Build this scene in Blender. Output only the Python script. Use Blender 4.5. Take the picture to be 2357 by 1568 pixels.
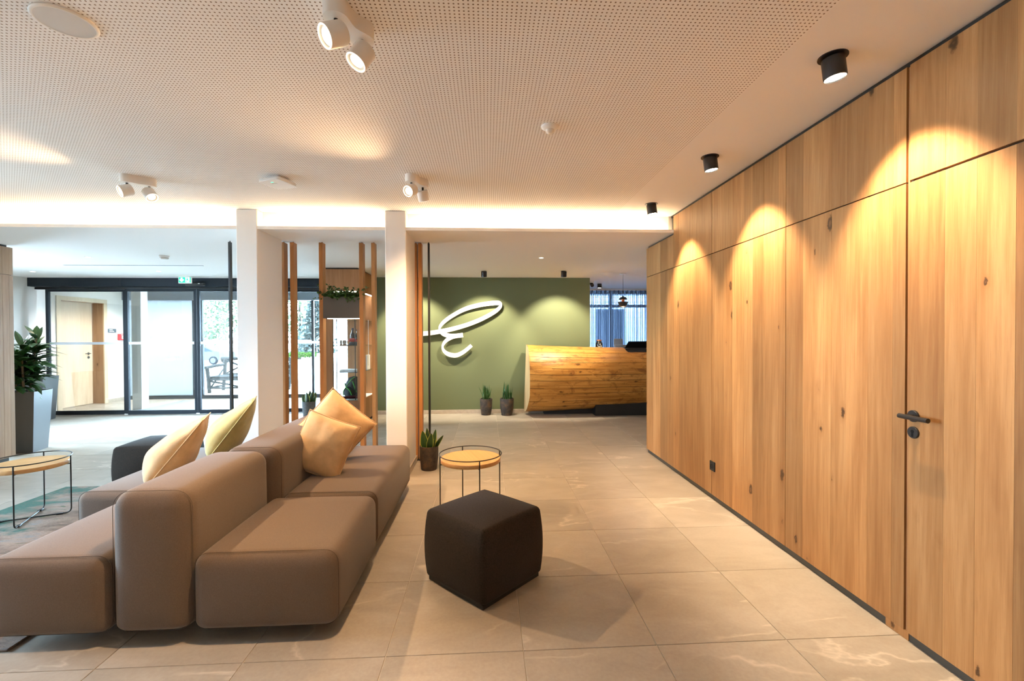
import bpy, math, random
from mathutils import Vector, Matrix, noise
random.seed(7)
for o in list(bpy.data.objects): bpy.data.objects.remove(o)
SC = bpy.context.scene
COL = SC.collection
R = math.radians
# ------------------------------------------------------------------ camera
CAMH = 1.39
FPX = 1040.0
_yw, _pt, _rl = R(3.18), R(-0.644), R(-0.224)
_f = Vector((math.sin(_yw)*math.cos(_pt), math.cos(_yw)*math.cos(_pt), math.sin(_pt)))
_r0 = Vector((math.cos(_yw), -math.sin(_yw), 0))
_u0 = _r0.cross(_f)
_r = math.cos(_rl)*_r0 + math.sin(_rl)*_u0
_u = -math.sin(_rl)*_r0 + math.cos(_rl)*_u0
cd = bpy.data.cameras.new('camera')
cd.sensor_fit = 'HORIZONTAL'; cd.sensor_width = 36; cd.lens = 36*FPX/2357
cd.clip_start = 0.05; cd.clip_end = 300
cam = bpy.data.objects.new('camera', cd); COL.objects.link(cam)
m3 = Matrix((_r, _u, -_f)).transposed()
cam.matrix_world = Matrix.Translation((0, 0, CAMH)) @ m3.to_4x4()
SC.camera = cam
def ray(x, y):
    return _r*((x-1178.5)/FPX) + _u*(-(y-784)/FPX) + _f
def atY(x, y, Y): d = ray(x, y); t = Y/d.y; return Vector((d.x*t, Y, CAMH+d.z*t))
def atX(x, y, X): d = ray(x, y); t = X/d.x; return Vector((X, d.y*t, CAMH+d.z*t))
def atZ(x, y, z): d = ray(x, y); t = (z-CAMH)/d.z; return Vector((d.x*t, d.y*t, z))
# ------------------------------------------------------------------ world, exposure
W = bpy.data.worlds.new('sky'); SC.world = W; W.use_nodes = True
bg = W.node_tree.nodes['Background']
bg.inputs[0].default_value = (0.54, 0.75, 1.0, 1); bg.inputs[1].default_value = 40.0
vs = SC.view_settings
vs.view_transform = 'Standard'; vs.look = 'None'; vs.exposure = 1.12; vs.gamma = 1.0; vs.use_curve_mapping = False
SC.cycles.max_bounces = 8; SC.cycles.diffuse_bounces = 5; SC.cycles.transparent_max_bounces = 16
SC.cycles.sample_clamp_indirect = 6.0
SC.cycles.caustics_reflective = False; SC.cycles.caustics_refractive = False
LAMP_WARM = (1.0, 0.62, 0.32)
P_WALL, P_GREEN, P_TRACK, P_DOWN, E_COVE = 100.0, 115.0, 130.0, 28.0, 20.0
def portal(loc, rot, sx, sy):
    l = bpy.data.lights.new('window_portal', 'AREA'); l.shape = 'RECTANGLE'; l.size = sx; l.size_y = sy
    l.cycles.is_portal = True
    o = bpy.data.objects.new('window_portal', l); COL.objects.link(o); o.location = loc; o.rotation_euler = rot
portal((-5.2, 10.62, 1.2), (R(-90), 0, 0), 5.6, 2.4)
portal((-6.26, 2.5, 1.45), (0, R(-90), 0), 1.7, 1.8)
portal((3.2, 10.35, 1.3), (R(-90), 0, 0), 2.6, 2.3)
# ------------------------------------------------------------------ materials
MATS = {}
class NT:
    def __init__(s, name):
        s.m = bpy.data.materials.new(name); s.m.use_nodes = True
        s.t = s.m.node_tree; s.p = s.t.nodes['Principled BSDF']; MATS[name] = s.m
    def n(s, typ, **kw):
        nd = s.t.nodes.new(typ)
        for k, v in kw.items(): setattr(nd, k, v)
        return nd
    def l(s, a, b): s.t.links.new(a, b)
    def set(s, **kw):
        for k, v in kw.items():
            s.p.inputs[k.replace('_', ' ')].default_value = v
    def math(s, op, a, b=None, c=None):
        nd = s.n('ShaderNodeMath', operation=op)
        for i, v in enumerate((a, b, c)):
            if v is None: continue
            if isinstance(v, (int, float)): nd.inputs[i].default_value = v
            else: s.l(v, nd.inputs[i])
        return nd.outputs[0]
    def noise(s, vec, scale, detail=3, rough=.5, dist=0):
        nd = s.n('ShaderNodeTexNoise'); nd.inputs['Scale'].default_value = scale
        nd.inputs['Detail'].default_value = detail; nd.inputs['Roughness'].default_value = rough
        nd.inputs['Distortion'].default_value = dist
        if vec is not None: s.l(vec, nd.inputs['Vector'])
        return nd
    def ramp(s, fac, stops, interp='LINEAR'):
        nd = s.n('ShaderNodeValToRGB'); cr = nd.color_ramp; cr.interpolation = interp
        while len(cr.elements) < len(stops): cr.elements.new(.5)
        for e, (p, c) in zip(cr.elements, stops):
            e.position = p; e.color = (*c, 1) if len(c) == 3 else c
        s.l(fac, nd.inputs[0]); return nd.outputs[0]
    def mix(s, fac, a, b, mode='MIX'):
        nd = s.n('ShaderNodeMix', data_type='RGBA', blend_type=mode)
        for i, v in ((0, fac), (6, a), (7, b)):
            if isinstance(v, (int, float)): nd.inputs[i].default_value = v
            elif isinstance(v, tuple): nd.inputs[i].default_value = (*v, 1)
            else: s.l(v, nd.inputs[i])
        return nd.outputs[2]
    def mapping(s, vec, scale=(1, 1, 1), rot=(0, 0, 0)):
        nd = s.n('ShaderNodeMapping'); nd.inputs['Scale'].default_value = scale; nd.inputs['Rotation'].default_value = rot
        s.l(vec, nd.inputs['Vector']); return nd.outputs[0]
    def objco(s, rnd=True):
        tc = s.n('ShaderNodeTexCoord')
        if not rnd: return tc.outputs['Object'], None
        oi = s.n('ShaderNodeObjectInfo')
        cmb = s.n('ShaderNodeCombineXYZ')
        s.l(s.math('MULTIPLY', oi.outputs['Random'], 37.0), cmb.inputs[0])
        s.l(s.math('MULTIPLY', oi.outputs['Random'], 91.0), cmb.inputs[1])
        s.l(s.math('MULTIPLY', oi.outputs['Random'], 53.0), cmb.inputs[2])
        ad = s.n('ShaderNodeVectorMath', operation='ADD')
        s.l(tc.outputs['Object'], ad.inputs[0]); s.l(cmb.outputs[0], ad.inputs[1])
        return ad.outputs[0], oi.outputs['Random']
    def bump(s, h, strength=.3, dist=.01):
        b = s.n('ShaderNodeBump'); b.inputs['Strength'].default_value = strength; b.inputs['Distance'].default_value = dist
        s.l(h, b.inputs['Height']); s.l(b.outputs[0], s.p.inputs['Normal'])
    def col(s, c): s.l(c, s.p.inputs['Base Color'])
def simple(name, c, rough=.5, metal=0.0, bumpscale=0, bs=.2, var=0):
    t = NT(name); t.set(Base_Color=(*c, 1), Roughness=rough, Metallic=metal)
    if bumpscale:
        co, _ = t.objco(False); nn = t.noise(co, bumpscale, 4); t.bump(nn.outputs[0], bs, .004)
        if var:
            t.col(t.ramp(nn.outputs[0], [(.3, tuple(x*(1-var) for x in c)), (.7, tuple(min(1, x*(1+var)) for x in c))]))
    return t.m
def emit(name, c, s):
    t = NT(name); t.set(Base_Color=(0, 0, 0, 1), Emission_Color=(*c, 1), Emission_Strength=s); return t.m
def wood(name, light, mid, dark, along='Z', knots=.5, rough=.45, tone=.25, sc=1.0):
    t = NT(name); co, rnd = t.objco()
    ax = 'XYZ'.index(along)
    def mp(across, length): v = [across*sc]*3; v[ax] = length*sc; return t.mapping(co, tuple(v))
    big = t.noise(mp(5, .55), 1.0, 4, .55, .9)
    gr = t.noise(mp(42, 1.6), 1.0, 5, .65, .4)
    fine = t.noise(mp(190, 5.0), 1.0, 3, .6)
    f = t.math('ADD', t.math('MULTIPLY', big.outputs[0], .55), t.math('MULTIPLY', gr.outputs[0], .45))
    c = t.ramp(f, [(.34, dark), (.5, mid), (.66, light)])
    c = t.mix(t.math('MULTIPLY', t.math('LESS_THAN', fine.outputs[0], .43), .22), c, dark)
    # rings / cathedral lines
    wv = t.n('ShaderNodeTexWave', wave_type='BANDS', bands_direction='DIAGONAL'); wv.inputs['Scale'].default_value = 2.4
    wv.inputs['Distortion'].default_value = 7.0; wv.inputs['Detail'].default_value = 3; wv.inputs['Detail Scale'].default_value = 1.2
    t.l(mp(7, .5), wv.inputs['Vector'])
    c = t.mix(t.math('MULTIPLY', wv.outputs['Fac'], .16), c, dark)
    if knots:
        vo = t.n('ShaderNodeTexVoronoi', feature='F1'); vo.inputs['Scale'].default_value = 1.0; vo.inputs['Randomness'].default_value = 1
        nz = t.noise(co, 30, 3, .6); va = t.n('ShaderNodeVectorMath', operation='ADD')
        sc2 = t.n('ShaderNodeVectorMath', operation='SCALE'); t.l(nz.outputs['Color'], sc2.inputs[0]); sc2.inputs['Scale'].default_value = .22
        t.l(mp(8.5, 4.2), va.inputs[0]); t.l(sc2.outputs[0], va.inputs[1]); t.l(va.outputs[0], vo.inputs['Vector'])
        sep = t.n('ShaderNodeSeparateColor'); t.l(vo.outputs['Color'], sep.inputs[0])
        has = t.math('LESS_THAN', sep.outputs[0], knots)
        big_k = t.math('ADD', .30, t.math('MULTIPLY', sep.outputs[1], 1.0))
        dk = t.math('DIVIDE', vo.outputs['Distance'], big_k)
        c = t.mix(t.math('MULTIPLY', has, t.ramp(dk, [(.10, (.55, .55, .55)), (.34, (0, 0, 0))])), c, dark)
        k = t.ramp(dk, [(.05, (.6, .6, .6)), (.085, (1, 1, 1)), (.12, (.75, .75, .75)), (.16, (0, 0, 0))])
        c = t.mix(t.math('MULTIPLY', k, has), c, tuple(x*.2 for x in dark))
    if tone:
        v = t.math('ADD', 1-tone, t.math('MULTIPLY', rnd, tone*1.6))
        cb = t.n('ShaderNodeCombineColor'); 
        for i in range(3): t.l(v, cb.inputs[i])
        c = t.mix(1.0, c, cb.outputs[0], 'MULTIPLY')
    t.col(c); t.set(Roughness=rough); t.p.inputs['Specular IOR Level'].default_value = .3
    t.bump(t.math('ADD', gr.outputs[0], fine.outputs[0]), .12, .003)
    return t.m
OAK = wood('oak_veneer', (.46, .255, .106), (.38, .192, .070), (.265, .118, .038), knots=.30, tone=.26)
OAKPALE = wood('oak_pale', (.44, .28, .165), (.37, .225, .13), (.28, .16, .088), knots=.10, tone=.14)
OAKSLAT = wood('oak_slat', (.52, .25, .09), (.45, .20, .065), (.36, .15, .045), knots=.03, tone=.12, sc=1.6)
OAKCAB = wood('oak_cabinet', (.44, .225, .10), (.37, .18, .076), (.28, .128, .05), knots=.06, tone=.1)
TABLEWOOD = wood('oak_tabletop', (.62, .37, .16), (.56, .32, .13), (.46, .25, .10), along='X', knots=0, tone=0, rough=.35)
LOGWOOD = wood('log_wood', (.64, .35, .10), (.54, .26, .055), (.31, .12, .018), along='X', knots=.35, tone=0, rough=.42, sc=.8)
def stain(m):
    t = NT.__new__(NT); t.m = m; t.t = m.node_tree; t.p = t.t.nodes['Principled BSDF']
    src = t.p.inputs['Base Color'].links[0].from_socket; co, _ = t.objco(False)
    a = t.noise(t.mapping(co, (2.2, 3.5, 3.5)), 1.6, 7, .68, 1.2); b = t.noise(t.mapping(co, (9, 16, 16)), 1.0, 5, .7, .8)
    c = t.mix(t.ramp(a.outputs[0], [(.52, (0, 0, 0)), (.66, (.75, .75, .75))]), src, (.19, .065, .012))
    c = t.mix(t.ramp(b.outputs[0], [(.62, (0, 0, 0)), (.70, (.8, .8, .8))]), c, (.06, .022, .006))
    t.col(c)
stain(LOGWOOD)
CRACK = simple('log_crack', (.07, .028, .008), .9)
LOGEND = wood('log_end_wood', (.62, .46, .26), (.55, .40, .21), (.42, .29, .14), along='Z', knots=.05, tone=0)
PLASTER = simple('plaster', (.82, .79, .75), .85, bumpscale=140, bs=.12)
CEILWHITE = simple('ceiling_paint', (.85, .83, .81), .9, bumpscale=200, bs=.05)
GREEN = simple('green_paint', (.118, .142, .066), .75, bumpscale=180, bs=.1)
BLACK = simple('black_metal', (.012, .012, .013), .42)
BLACKPLASTIC = simple('black_plastic', (.008, .008, .008), .5)
ANTHRA = simple('anthracite_aluminium', (.016, .021, .028), .5)
PLINTH = simple('plinth_dark', (.045, .045, .04), .45)
WHITELAMP = simple('lamp_white', (.82, .78, .72), .45)
WHITEPLASTIC = simple('white_plastic', (.85, .84, .82), .4)
GREYMESH = simple('speaker_grille', (.62, .60, .57), .7, bumpscale=900, bs=.3)
STONEBASE = simple('stone_skirting', (.42, .36, .29), .5, bumpscale=20, bs=.1, var=.12)
GROUT = simple('grout', (.66, .60, .52), .8)
SOIL = simple('soil', (.05, .03, .018), .95, bumpscale=60, bs=.8, var=.4)
PLANTERGREY = simple('planter_grey', (.060, .058, .056), .30, .2)
BOXGREY = simple('box_grey', (.10, .09, .08), .6)
STEM = simple('stem_bark', (.16, .11, .06), .8, bumpscale=60, bs=.4)
LOGO = simple('logo_white', (.86, .83, .79), .5)
PAPER = simple('paper', (.85, .84, .82), .7)
REDMAT = simple('red_fabric', (.45, .02, .03), .8)
NAVY = simple('navy_fabric', (.04, .055, .09), .8)
BORDEAUX = simple('bordeaux_cloth', (.10, .012, .02), .85)
DARKBLUE = simple('backpack_dark', (.02, .03, .035), .7)
LIME = simple('backpack_green', (.06, .34, .05), .6)
SIGNGREEN = emit('sign_green', (.0, .50, .30), 1.0)
SIGNWHITE = emit('sign_white', (1, 1, 1), 1.1)
FIRERED = simple('alarm_red', (.75, .05, .06), .4)
SIGNGREY = simple('sign_grey', (.09, .13, .17), .5)
COPPER = simple('copper', (.65, .22, .10), .35, .8)
LED = emit('led_strip', (1, .72, .42), E_COVE)
LEDWHITE = emit('led_white', (1, .93, .82), 24)
LENS = emit('lamp_lens', (1, .88, .68), 16)
LENSTWIN = emit('twin_lens', (1, .86, .62), 2.6)
LENSDIM = emit('downlight_lens', (1, .92, .8), 9)
RINGLIT = emit('lamp_lit_ring', (1, .90, .75), 1.2)
STATUSLED = emit('status_led', (.1, .9, .6), 1.0)
BOTTLE = simple('bottle_glass', (.01, .012, .01), .12)
BARK = simple('bark', (.012, .010, .009), .9, bumpscale=12, bs=.6, var=.3)
GREYLOG = simple('weathered_wood', (.020, .019, .018), .85, bumpscale=25, bs=.5, var=.25)
PAVING = simple('paving', (.52, .50, .47), .9, bumpscale=3, bs=.2, var=.12)
GRASS = simple('grass', (.014, .028, .006), .9, bumpscale=9, bs=.5, var=.4)
CARPAINT = simple('car_paint', (.030, .032, .035), .6)
CARGLASS = simple('car_glass', (.012, .016, .02), .3)
TYRE = simple('tyre', (.008, .008, .009), .8)
ANTHRA.node_tree.nodes['Principled BSDF'].inputs['Specular IOR Level'].default_value = .15
for _m in (CARPAINT, GREYLOG, TYRE, CARGLASS, BARK, GRASS): _m.node_tree.nodes['Principled BSDF'].inputs['Specular IOR Level'].default_value = 0.0
SIDING = simple('siding_grey', (.30, .30, .31), .7)
def perf():
    t = NT('perforated_ceiling'); co, _ = t.objco(False)
    sp = t.n('ShaderNodeSeparateXYZ'); t.l(co, sp.inputs[0])
    P = .018
    fx = t.math('SUBTRACT', t.math('FRACT', t.math('DIVIDE', sp.outputs[0], P)), .5)
    fy = t.math('SUBTRACT', t.math('FRACT', t.math('DIVIDE', sp.outputs[1], P)), .5)
    d = t.math('SQRT', t.math('ADD', t.math('MULTIPLY', fx, fx), t.math('MULTIPLY', fy, fy)))
    h = t.ramp(d, [(.175, (1, 1, 1)), (.22, (0, 0, 0))])
    t.col(t.mix(h, (.88, .86, .84), (.24, .17, .12))); t.set(Roughness=.9)
    t.bump(t.math('SUBTRACT', 1.0, h), .4, .003)
    return t.m
PERF = perf()
def stone():
    t = NT('floor_stone'); co, rnd = t.objco()
    mp = t.mapping(co, (1.0, 2.2, 1)); big = t.noise(mp, 2.2, 5, .6, .8); fi = t.noise(co, 60, 4, .6)
    c = t.ramp(big.outputs[0], [(.30, (.305, .266, .214)), (.5, (.356, .315, .258)), (.72, (.42, .378, .318))])
    c = t.mix(.25, c, t.ramp(fi.outputs[0], [(.3, (.25, .22, .18)), (.7, (.43, .40, .35))]))
    v1 = t.noise(t.mapping(co, (.8, 1.7, 1), (0, 0, .7)), 1.1, 6, .52, .35)
    a = t.math('ABSOLUTE', t.math('SUBTRACT', v1.outputs[0], .5))
    msk = t.noise(co, 1.7, 2)
    vein = t.math('MULTIPLY', t.ramp(a, [(.0, (1, 1, 1)), (.004, (.6, .6, .6)), (.016, (0, 0, 0))]), t.ramp(msk.outputs[0], [(.48, (0, 0, 0)), (.62, (1, 1, 1))]))
    c = t.mix(t.math('MULTIPLY', vein, .55), c, (.68, .62, .53))
    cb = t.n('ShaderNodeCombineColor'); v = t.math('ADD', .94, t.math('MULTIPLY', rnd, .12))
    for i in range(3): t.l(v, cb.inputs[i])
    t.col(t.mix(1.0, c, cb.outputs[0], 'MULTIPLY'))
    t.l(t.ramp(fi.outputs[0], [(.3, (.36, .36, .36)), (.7, (.52, .52, .52))]), t.p.inputs['Roughness'])
    t.bump(fi.outputs[0], .08, .002); return t.m
STONE = stone()
def fabric(name, c1, c2, scale, rough=.9, bs=.5, weave=True, sheen=.2):
    t = NT(name); co, _ = t.objco(False)
    nn = t.noise(co, scale*.6, 3, .7)
    if weave:
        n2 = t.noise(t.mapping(co, (1, 1, 2.4)), scale*1.1, 2, .5)
        h = t.math('ADD', t.math('MULTIPLY', n2.outputs[0], .5), t.math('MULTIPLY', nn.outputs[0], .5))
    else: h = nn.outputs[0]
    t.col(t.ramp(h, [(.25, c2), (.7, c1)])); t.set(Roughness=rough)
    t.p.inputs['Sheen Weight'].default_value = sheen; t.p.inputs['Sheen Roughness'].default_value = .5
    t.p.inputs['Specular IOR Level'].default_value = .15
    t.bump(h, bs, .002); return t.m
SOFA = fabric('sofa_fabric', (.152, .110, .080), (.072, .051, .036), 420)
SEAM = simple('sofa_seam', (.075, .053, .038), .9)
POUF = fabric('pouf_wool', (.034, .024, .016), (.010, .007, .005), 300, bs=.7, weave=False, sheen=.06)
def velvet(name, c):
    t = NT(name); co, _ = t.objco(); n1 = t.noise(co, 9, 4, .6); n2 = t.noise(co, 600, 2)
    t.col(t.ramp(n1.outputs[0], [(.3, tuple(x*.82 for x in c)), (.7, tuple(min(1, x*1.1) for x in c))])); t.set(Roughness=.8)
    t.p.inputs['Sheen Weight'].default_value = .35; t.p.inputs['Specular IOR Level'].default_value = .1
    t.bump(t.math('ADD', n1.outputs[0], t.math('MULTIPLY', n2.outputs[0], .15)), .3, .02); return t.m
PILLOW_O = velvet('pillow_apricot', (.68, .455, .235)); PILLOW_G = velvet('pillow_olive', (.50, .445, .20))
def rugmat():
    t = NT('rug_pile'); co, _ = t.objco(False)
    sp = t.n('ShaderNodeSeparateXYZ'); t.l(co, sp.inputs[0])
    mp = t.mapping(co, (2.0, 7.0, 1), (0, 0, .5)); n1 = t.noise(mp, 1.1, 6, .7, .8); n2 = t.noise(t.mapping(co, (30, 70, 1), (0, 0, .5)), 1.0, 3, .7)
    c = t.ramp(n1.outputs[0], [(.30, (.045, .038, .022)), (.42, (.15, .095, .06)), (.55, (.23, .155, .11)), (.68, (.16, .145, .135))])
    m2 = t.noise(t.mapping(co, (1.2, 2.0, 1), (0, 0, .5)), 1.3, 5, .65, .6)
    g = t.math('ADD', t.math('MULTIPLY', m2.outputs[0], .8), t.math('MULTIPLY', t.math('ADD', sp.outputs[0], 3.05), -.42))
    c = t.mix(t.ramp(g, [(.58, (0, 0, 0)), (.66, (1, 1, 1))]), c, (.016, .075, .048))
    g2 = t.noise(t.mapping(co, (2.5, 9, 1), (0, 0, .5)), 1.6, 5, .7)
    c = t.mix(t.ramp(g2.outputs[0], [(.60, (0, 0, 0)), (.66, (1, 1, 1))]), c, (.05, .07, .02))
    c = t.mix(t.math('MULTIPLY', t.math('LESS_THAN', n2.outputs[0], .45), .35), c, (.12, .085, .06))
    t.col(c); t.set(Roughness=.95); t.bump(n2.outputs[0], .8, .006); return t.m
RUG = rugmat()
def glass(name, tint, refl=1.0, opaque=0.0, ocol=(.8, .9, .95)):
    t = NT(name); tr = t.n('ShaderNodeBsdfTransparent'); tr.inputs[0].default_value = (*tint, 1)
    gl = t.n('ShaderNodeBsdfGlossy'); gl.inputs['Roughness'].default_value = .0; gl.inputs[0].default_value = (refl, refl, refl, 1)
    fr = t.n('ShaderNodeFresnel'); fr.inputs[0].default_value = 1.45
    mx = t.n('ShaderNodeMixShader'); t.l(fr.outputs[0], mx.inputs[0]); t.l(tr.outputs[0], mx.inputs[1]); t.l(gl.outputs[0], mx.inputs[2])
    out = mx.outputs[0]
    if opaque:
        df = t.n('ShaderNodeBsdfTranslucent'); df.inputs[0].default_value = (*ocol, 1)
        d2 = t.n('ShaderNodeBsdfDiffuse'); d2.inputs[0].default_value = (*ocol, 1)
        ad = t.n('ShaderNodeMixShader'); ad.inputs[0].default_value = .5; t.l(df.outputs[0], ad.inputs[1]); t.l(d2.outputs[0], ad.inputs[2])
        m2 = t.n('ShaderNodeMixShader'); m2.inputs[0].default_value = opaque; t.l(out, m2.inputs[1]); t.l(ad.outputs[0], m2.inputs[2]); out = m2.outputs[0]
    t.t.links.new(out, t.t.nodes['Material Output'].inputs[0]); return t.m
GLASS = glass('clear_glass', (.96, .98, .97), .9)
SHELFGLASS = glass('shelf_glass', (.86, .95, .92), .9)
FROST = glass('frosted_glass', (.85, .93, .92), .8, .92, (.245, .245, .24))
STRIPE = glass('frosted_stripe', (.9, .9, .9), .4, .75, (.8, .82, .86))
LETTERFILM = simple('letter_white', (.95, .95, .95), .9)
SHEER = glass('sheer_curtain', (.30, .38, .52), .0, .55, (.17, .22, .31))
def pot():
    t = NT('rough_pot'); co, _ = t.objco(); n1 = t.noise(co, 9, 5, .7); n2 = t.noise(co, 70, 4, .7)
    t.col(t.ramp(n1.outputs[0], [(.32, (.012, .011, .010)), (.5, (.045, .034, .026)), (.72, (.12, .065, .03))])); t.set(Roughness=.75)
    t.bump(t.math('ADD', n1.outputs[0], n2.outputs[0]), .7, .008); return t.m
POT = pot(); POTGREY = simple('pot_grey', (.10, .10, .10), .75, bumpscale=40, bs=.5, var=.3)
def leafm(name, c, var=.35, rough=.35):
    t = NT(name); co, rnd = t.objco(); n1 = t.noise(co, 25, 2)
    lo, hi = tuple(x*(1-var) for x in c), tuple(x*(1+var) for x in c)
    f = t.math('ADD', t.math('MULTIPLY', rnd, .6), t.math('MULTIPLY', n1.outputs[0], .4))
    t.col(t.ramp(f, [(.2, lo), (.8, hi)])); t.set(Roughness=rough); return t.m
LEAF = leafm('leaf_dark', (.022, .075, .014)); LEAFSNAKE = leafm('leaf_snake', (.020, .055, .012)); LEAFEDGE = simple('leaf_edge', (.34, .36, .06), .5)
LEAFSPIKE = leafm('leaf_spike', (.030, .085, .018)); LEAFBOX = leafm('leaf_box', (.055, .135, .02)); LEAFTREE = leafm('leaf_tree', (.020, .034, .012), .5, .9); LEAFSPRUCE = leafm('leaf_spruce', (.010, .020, .018), .4, .9)
# ------------------------------------------------------------------ geometry helpers
class MB:
    def __init__(s): s.v = []; s.f = []; s.mi = []
    def add(s, vs, fs, mi=0):
        b = len(s.v); s.v += [tuple(v) for v in vs]; s.f += [tuple(i+b for i in f) for f in fs]; s.mi += [mi]*len(fs); return s
    def box(s, x0, x1, y0, y1, z0, z1, mi=0):
        return s.add([(x, y, z) for x in (x0, x1) for y in (y0, y1) for z in (z0, z1)],
                     [(0, 1, 3, 2), (4, 6, 7, 5), (0, 4, 5, 1), (2, 3, 7, 6), (0, 2, 6, 4), (1, 5, 7, 3)], mi)
    def bbox(s, x0, x1, y0, y1, z0, z1, b=.003, mi=0):   # bevelled box
        c = []
        pts = {}
        def P(*k):
            if k not in pts: pts[k] = len(c); c.append(k)
            return pts[k]
        X = (x0, x1); Y = (y0, y1); Z = (z0, z1); sg = (1, -1)
        def V(i, j, k, ax):
            p = [X[i]+sg[i]*b, Y[j]+sg[j]*b, Z[k]+sg[k]*b]; p[ax] = (X, Y, Z)[ax][(i, j, k)[ax]]; return P(*p)
        fs = []
        for ax in range(3):
            for e in (0, 1):
                q = []
                for a, bb in ((0, 0), (1, 0), (1, 1), (0, 1)):
                    idx = [a, bb]; idx.insert(ax, e); q.append(V(*idx, ax))
                fs.append(tuple(q if (e == 1) ^ (ax == 1) else q[::-1]))
        for ax in range(3):
            o1, o2 = [a for a in range(3) if a != ax]
            for e1 in (0, 1):
                for e2 in (0, 1):
                    def I(t):
                        r = [0, 0, 0]; r[ax] = t; r[o1] = e1; r[o2] = e2; return r
                    fs.append((V(*I(0), o1), V(*I(1), o1), V(*I(1), o2), V(*I(0), o2)))
        for i in (0, 1):
            for j in (0, 1):
                for k in (0, 1): fs.append((V(i, j, k, 0), V(i, j, k, 1), V(i, j, k, 2)))
        return s.add(c, fs, mi)
    def lathe(s, prof, c=(0, 0, 0), n=32, mi=0, M=None, cap=True):
        vs = []; fs = []
        for r, z in prof:
            for i in range(n):
                a = 2*math.pi*i/n; p = Vector((r*math.cos(a), r*math.sin(a), z))
                if M is not None: p = M @ p
                vs.append(p+Vector(c))
        for k in range(len(prof)-1):
            for i in range(n):
                j = (i+1) % n; fs.append((k*n+i, k*n+j, (k+1)*n+j, (k+1)*n+i))
        if cap:
            if prof[0][0] > 1e-6: fs.append(tuple(range(n))[::-1])
            if prof[-1][0] > 1e-6: fs.append(tuple((len(prof)-1)*n+i for i in range(n)))
        return s.add(vs, fs, mi)
    def tube(s, pts, r, n=8, closed=False, mi=0, rs=None):
        pts = [Vector(p) for p in pts]; m = len(pts); vs = []; fs = []
        up = None
        for i, p in enumerate(pts):
            a = pts[(i-1) % m] if (closed or i > 0) else p; b = pts[(i+1) % m] if (closed or i < m-1) else p
            t = (b-a).normalized()
            if up is None:
                up = t.orthogonal().normalized()
            up = (up - t*up.dot(t)).normalized(); bi = t.cross(up); rr = rs[i] if rs else r
            for k in range(n):
                an = 2*math.pi*k/n; vs.append(p+up*(rr*math.cos(an))+bi*(rr*math.sin(an)))
        for i in range(m if closed else m-1):
            j = (i+1) % m
            for k in range(n): l = (k+1) % n; fs.append((i*n+k, i*n+l, j*n+l, j*n+k))
        if not closed: fs.append(tuple(range(n))[::-1]); fs.append(tuple((m-1)*n+k for k in range(n)))
        return s.add(vs, fs, mi)
    def prism(s, poly, axis, a, b, mi=0):   # poly in the two other axes, extruded a..b
        n = len(poly); vs = []
        for h in (a, b):
            for p in poly: q = list(p); q.insert(axis, h); vs.append(q)
        return s.add(vs, [tuple(range(n))[::-1], tuple(range(n, 2*n))]+[(i, (i+1) % n, n+(i+1) % n, n+i) for i in range(n)], mi)
    def mesh(s, name, mats, off=(0, 0, 0), smooth=None):
        me = bpy.data.meshes.new(name)
        me.from_pydata([(v[0]-off[0], v[1]-off[1], v[2]-off[2]) for v in s.v], [], s.f)
        for m in (mats if isinstance(mats, (list, tuple)) else [mats]): me.materials.append(m)
        me.polygons.foreach_set('material_index', s.mi)
        me.update()
        import bmesh
        bm = bmesh.new(); bm.from_mesh(me); bmesh.ops.recalc_face_normals(bm, faces=bm.faces); bm.to_mesh(me); bm.free()
        if smooth is not None:
            me.shade_smooth(); me.set_sharp_from_angle(angle=R(smooth))
        return me
    def ob(s, name, mats, parent=None, smooth=None, local=False):
        off = Vector((0, 0, 0))
        if not local:
            p = parent
            while p is not None: off += p.location; p = p.parent
        return link(name, s.mesh(name, mats, off, smooth), parent)
def link(name, data, parent=None, loc=None):
    o = bpy.data.objects.new(name, data); COL.objects.link(o)
    if parent is not None: o.parent = parent
    if loc is not None: o.location = loc
    return o
def tag(o, label, cat, group=None, kind=None):
    o['label'] = label; o['category'] = cat
    if group: o['group'] = group
    if kind: o['kind'] = kind
    return o
def T(name, label, cat, loc=(0, 0, 0), group=None, rotz=0):
    o = bpy.data.objects.new(name, None); COL.objects.link(o); o.location = loc; o.rotation_euler = (0, 0, rotz)
    o.empty_display_size = .1
    return tag(o, label, cat, group)
def S(name, mb=None, mat=None, label=None, cat=None, smooth=None):
    o = mb.ob(name, mat, None, smooth) if mb else link(name, None)
    o['kind'] = 'structure'; o['label'] = label; o['category'] = cat; return o
def bx(*a): return MB().box(*a)
def bb(*a, **k): return MB().bbox(*a, **k)
def spot(name, loc, target, power, angle, blend, color=LAMP_WARM, size=.03, parent=None):
    l = bpy.data.lights.new(name, 'SPOT'); l.energy = power; l.spot_size = R(angle); l.spot_blend = blend; l.color = color; l.shadow_soft_size = size
    o = bpy.data.objects.new(name, l); COL.objects.link(o)
    d = Vector(target)-Vector(loc); o.rotation_euler = d.to_track_quat('-Z', 'Y').to_euler(); o.location = loc
    return o
def text(name, body, size, loc, rot, mat, parent=None, ext=.0008, align='LEFT'):
    c = bpy.data.curves.new(name, 'FONT'); c.body = body; c.size = size; c.extrude = ext; c.align_x = align; c.materials.append(mat)
    o = bpy.data.objects.new(name, c); COL.objects.link(o); o.rotation_euler = rot
    off = Vector((0, 0, 0)); p = parent
    while p is not None: off += p.location; p = p.parent
    o.parent = parent; o.location = Vector(loc)-off; return o
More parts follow.
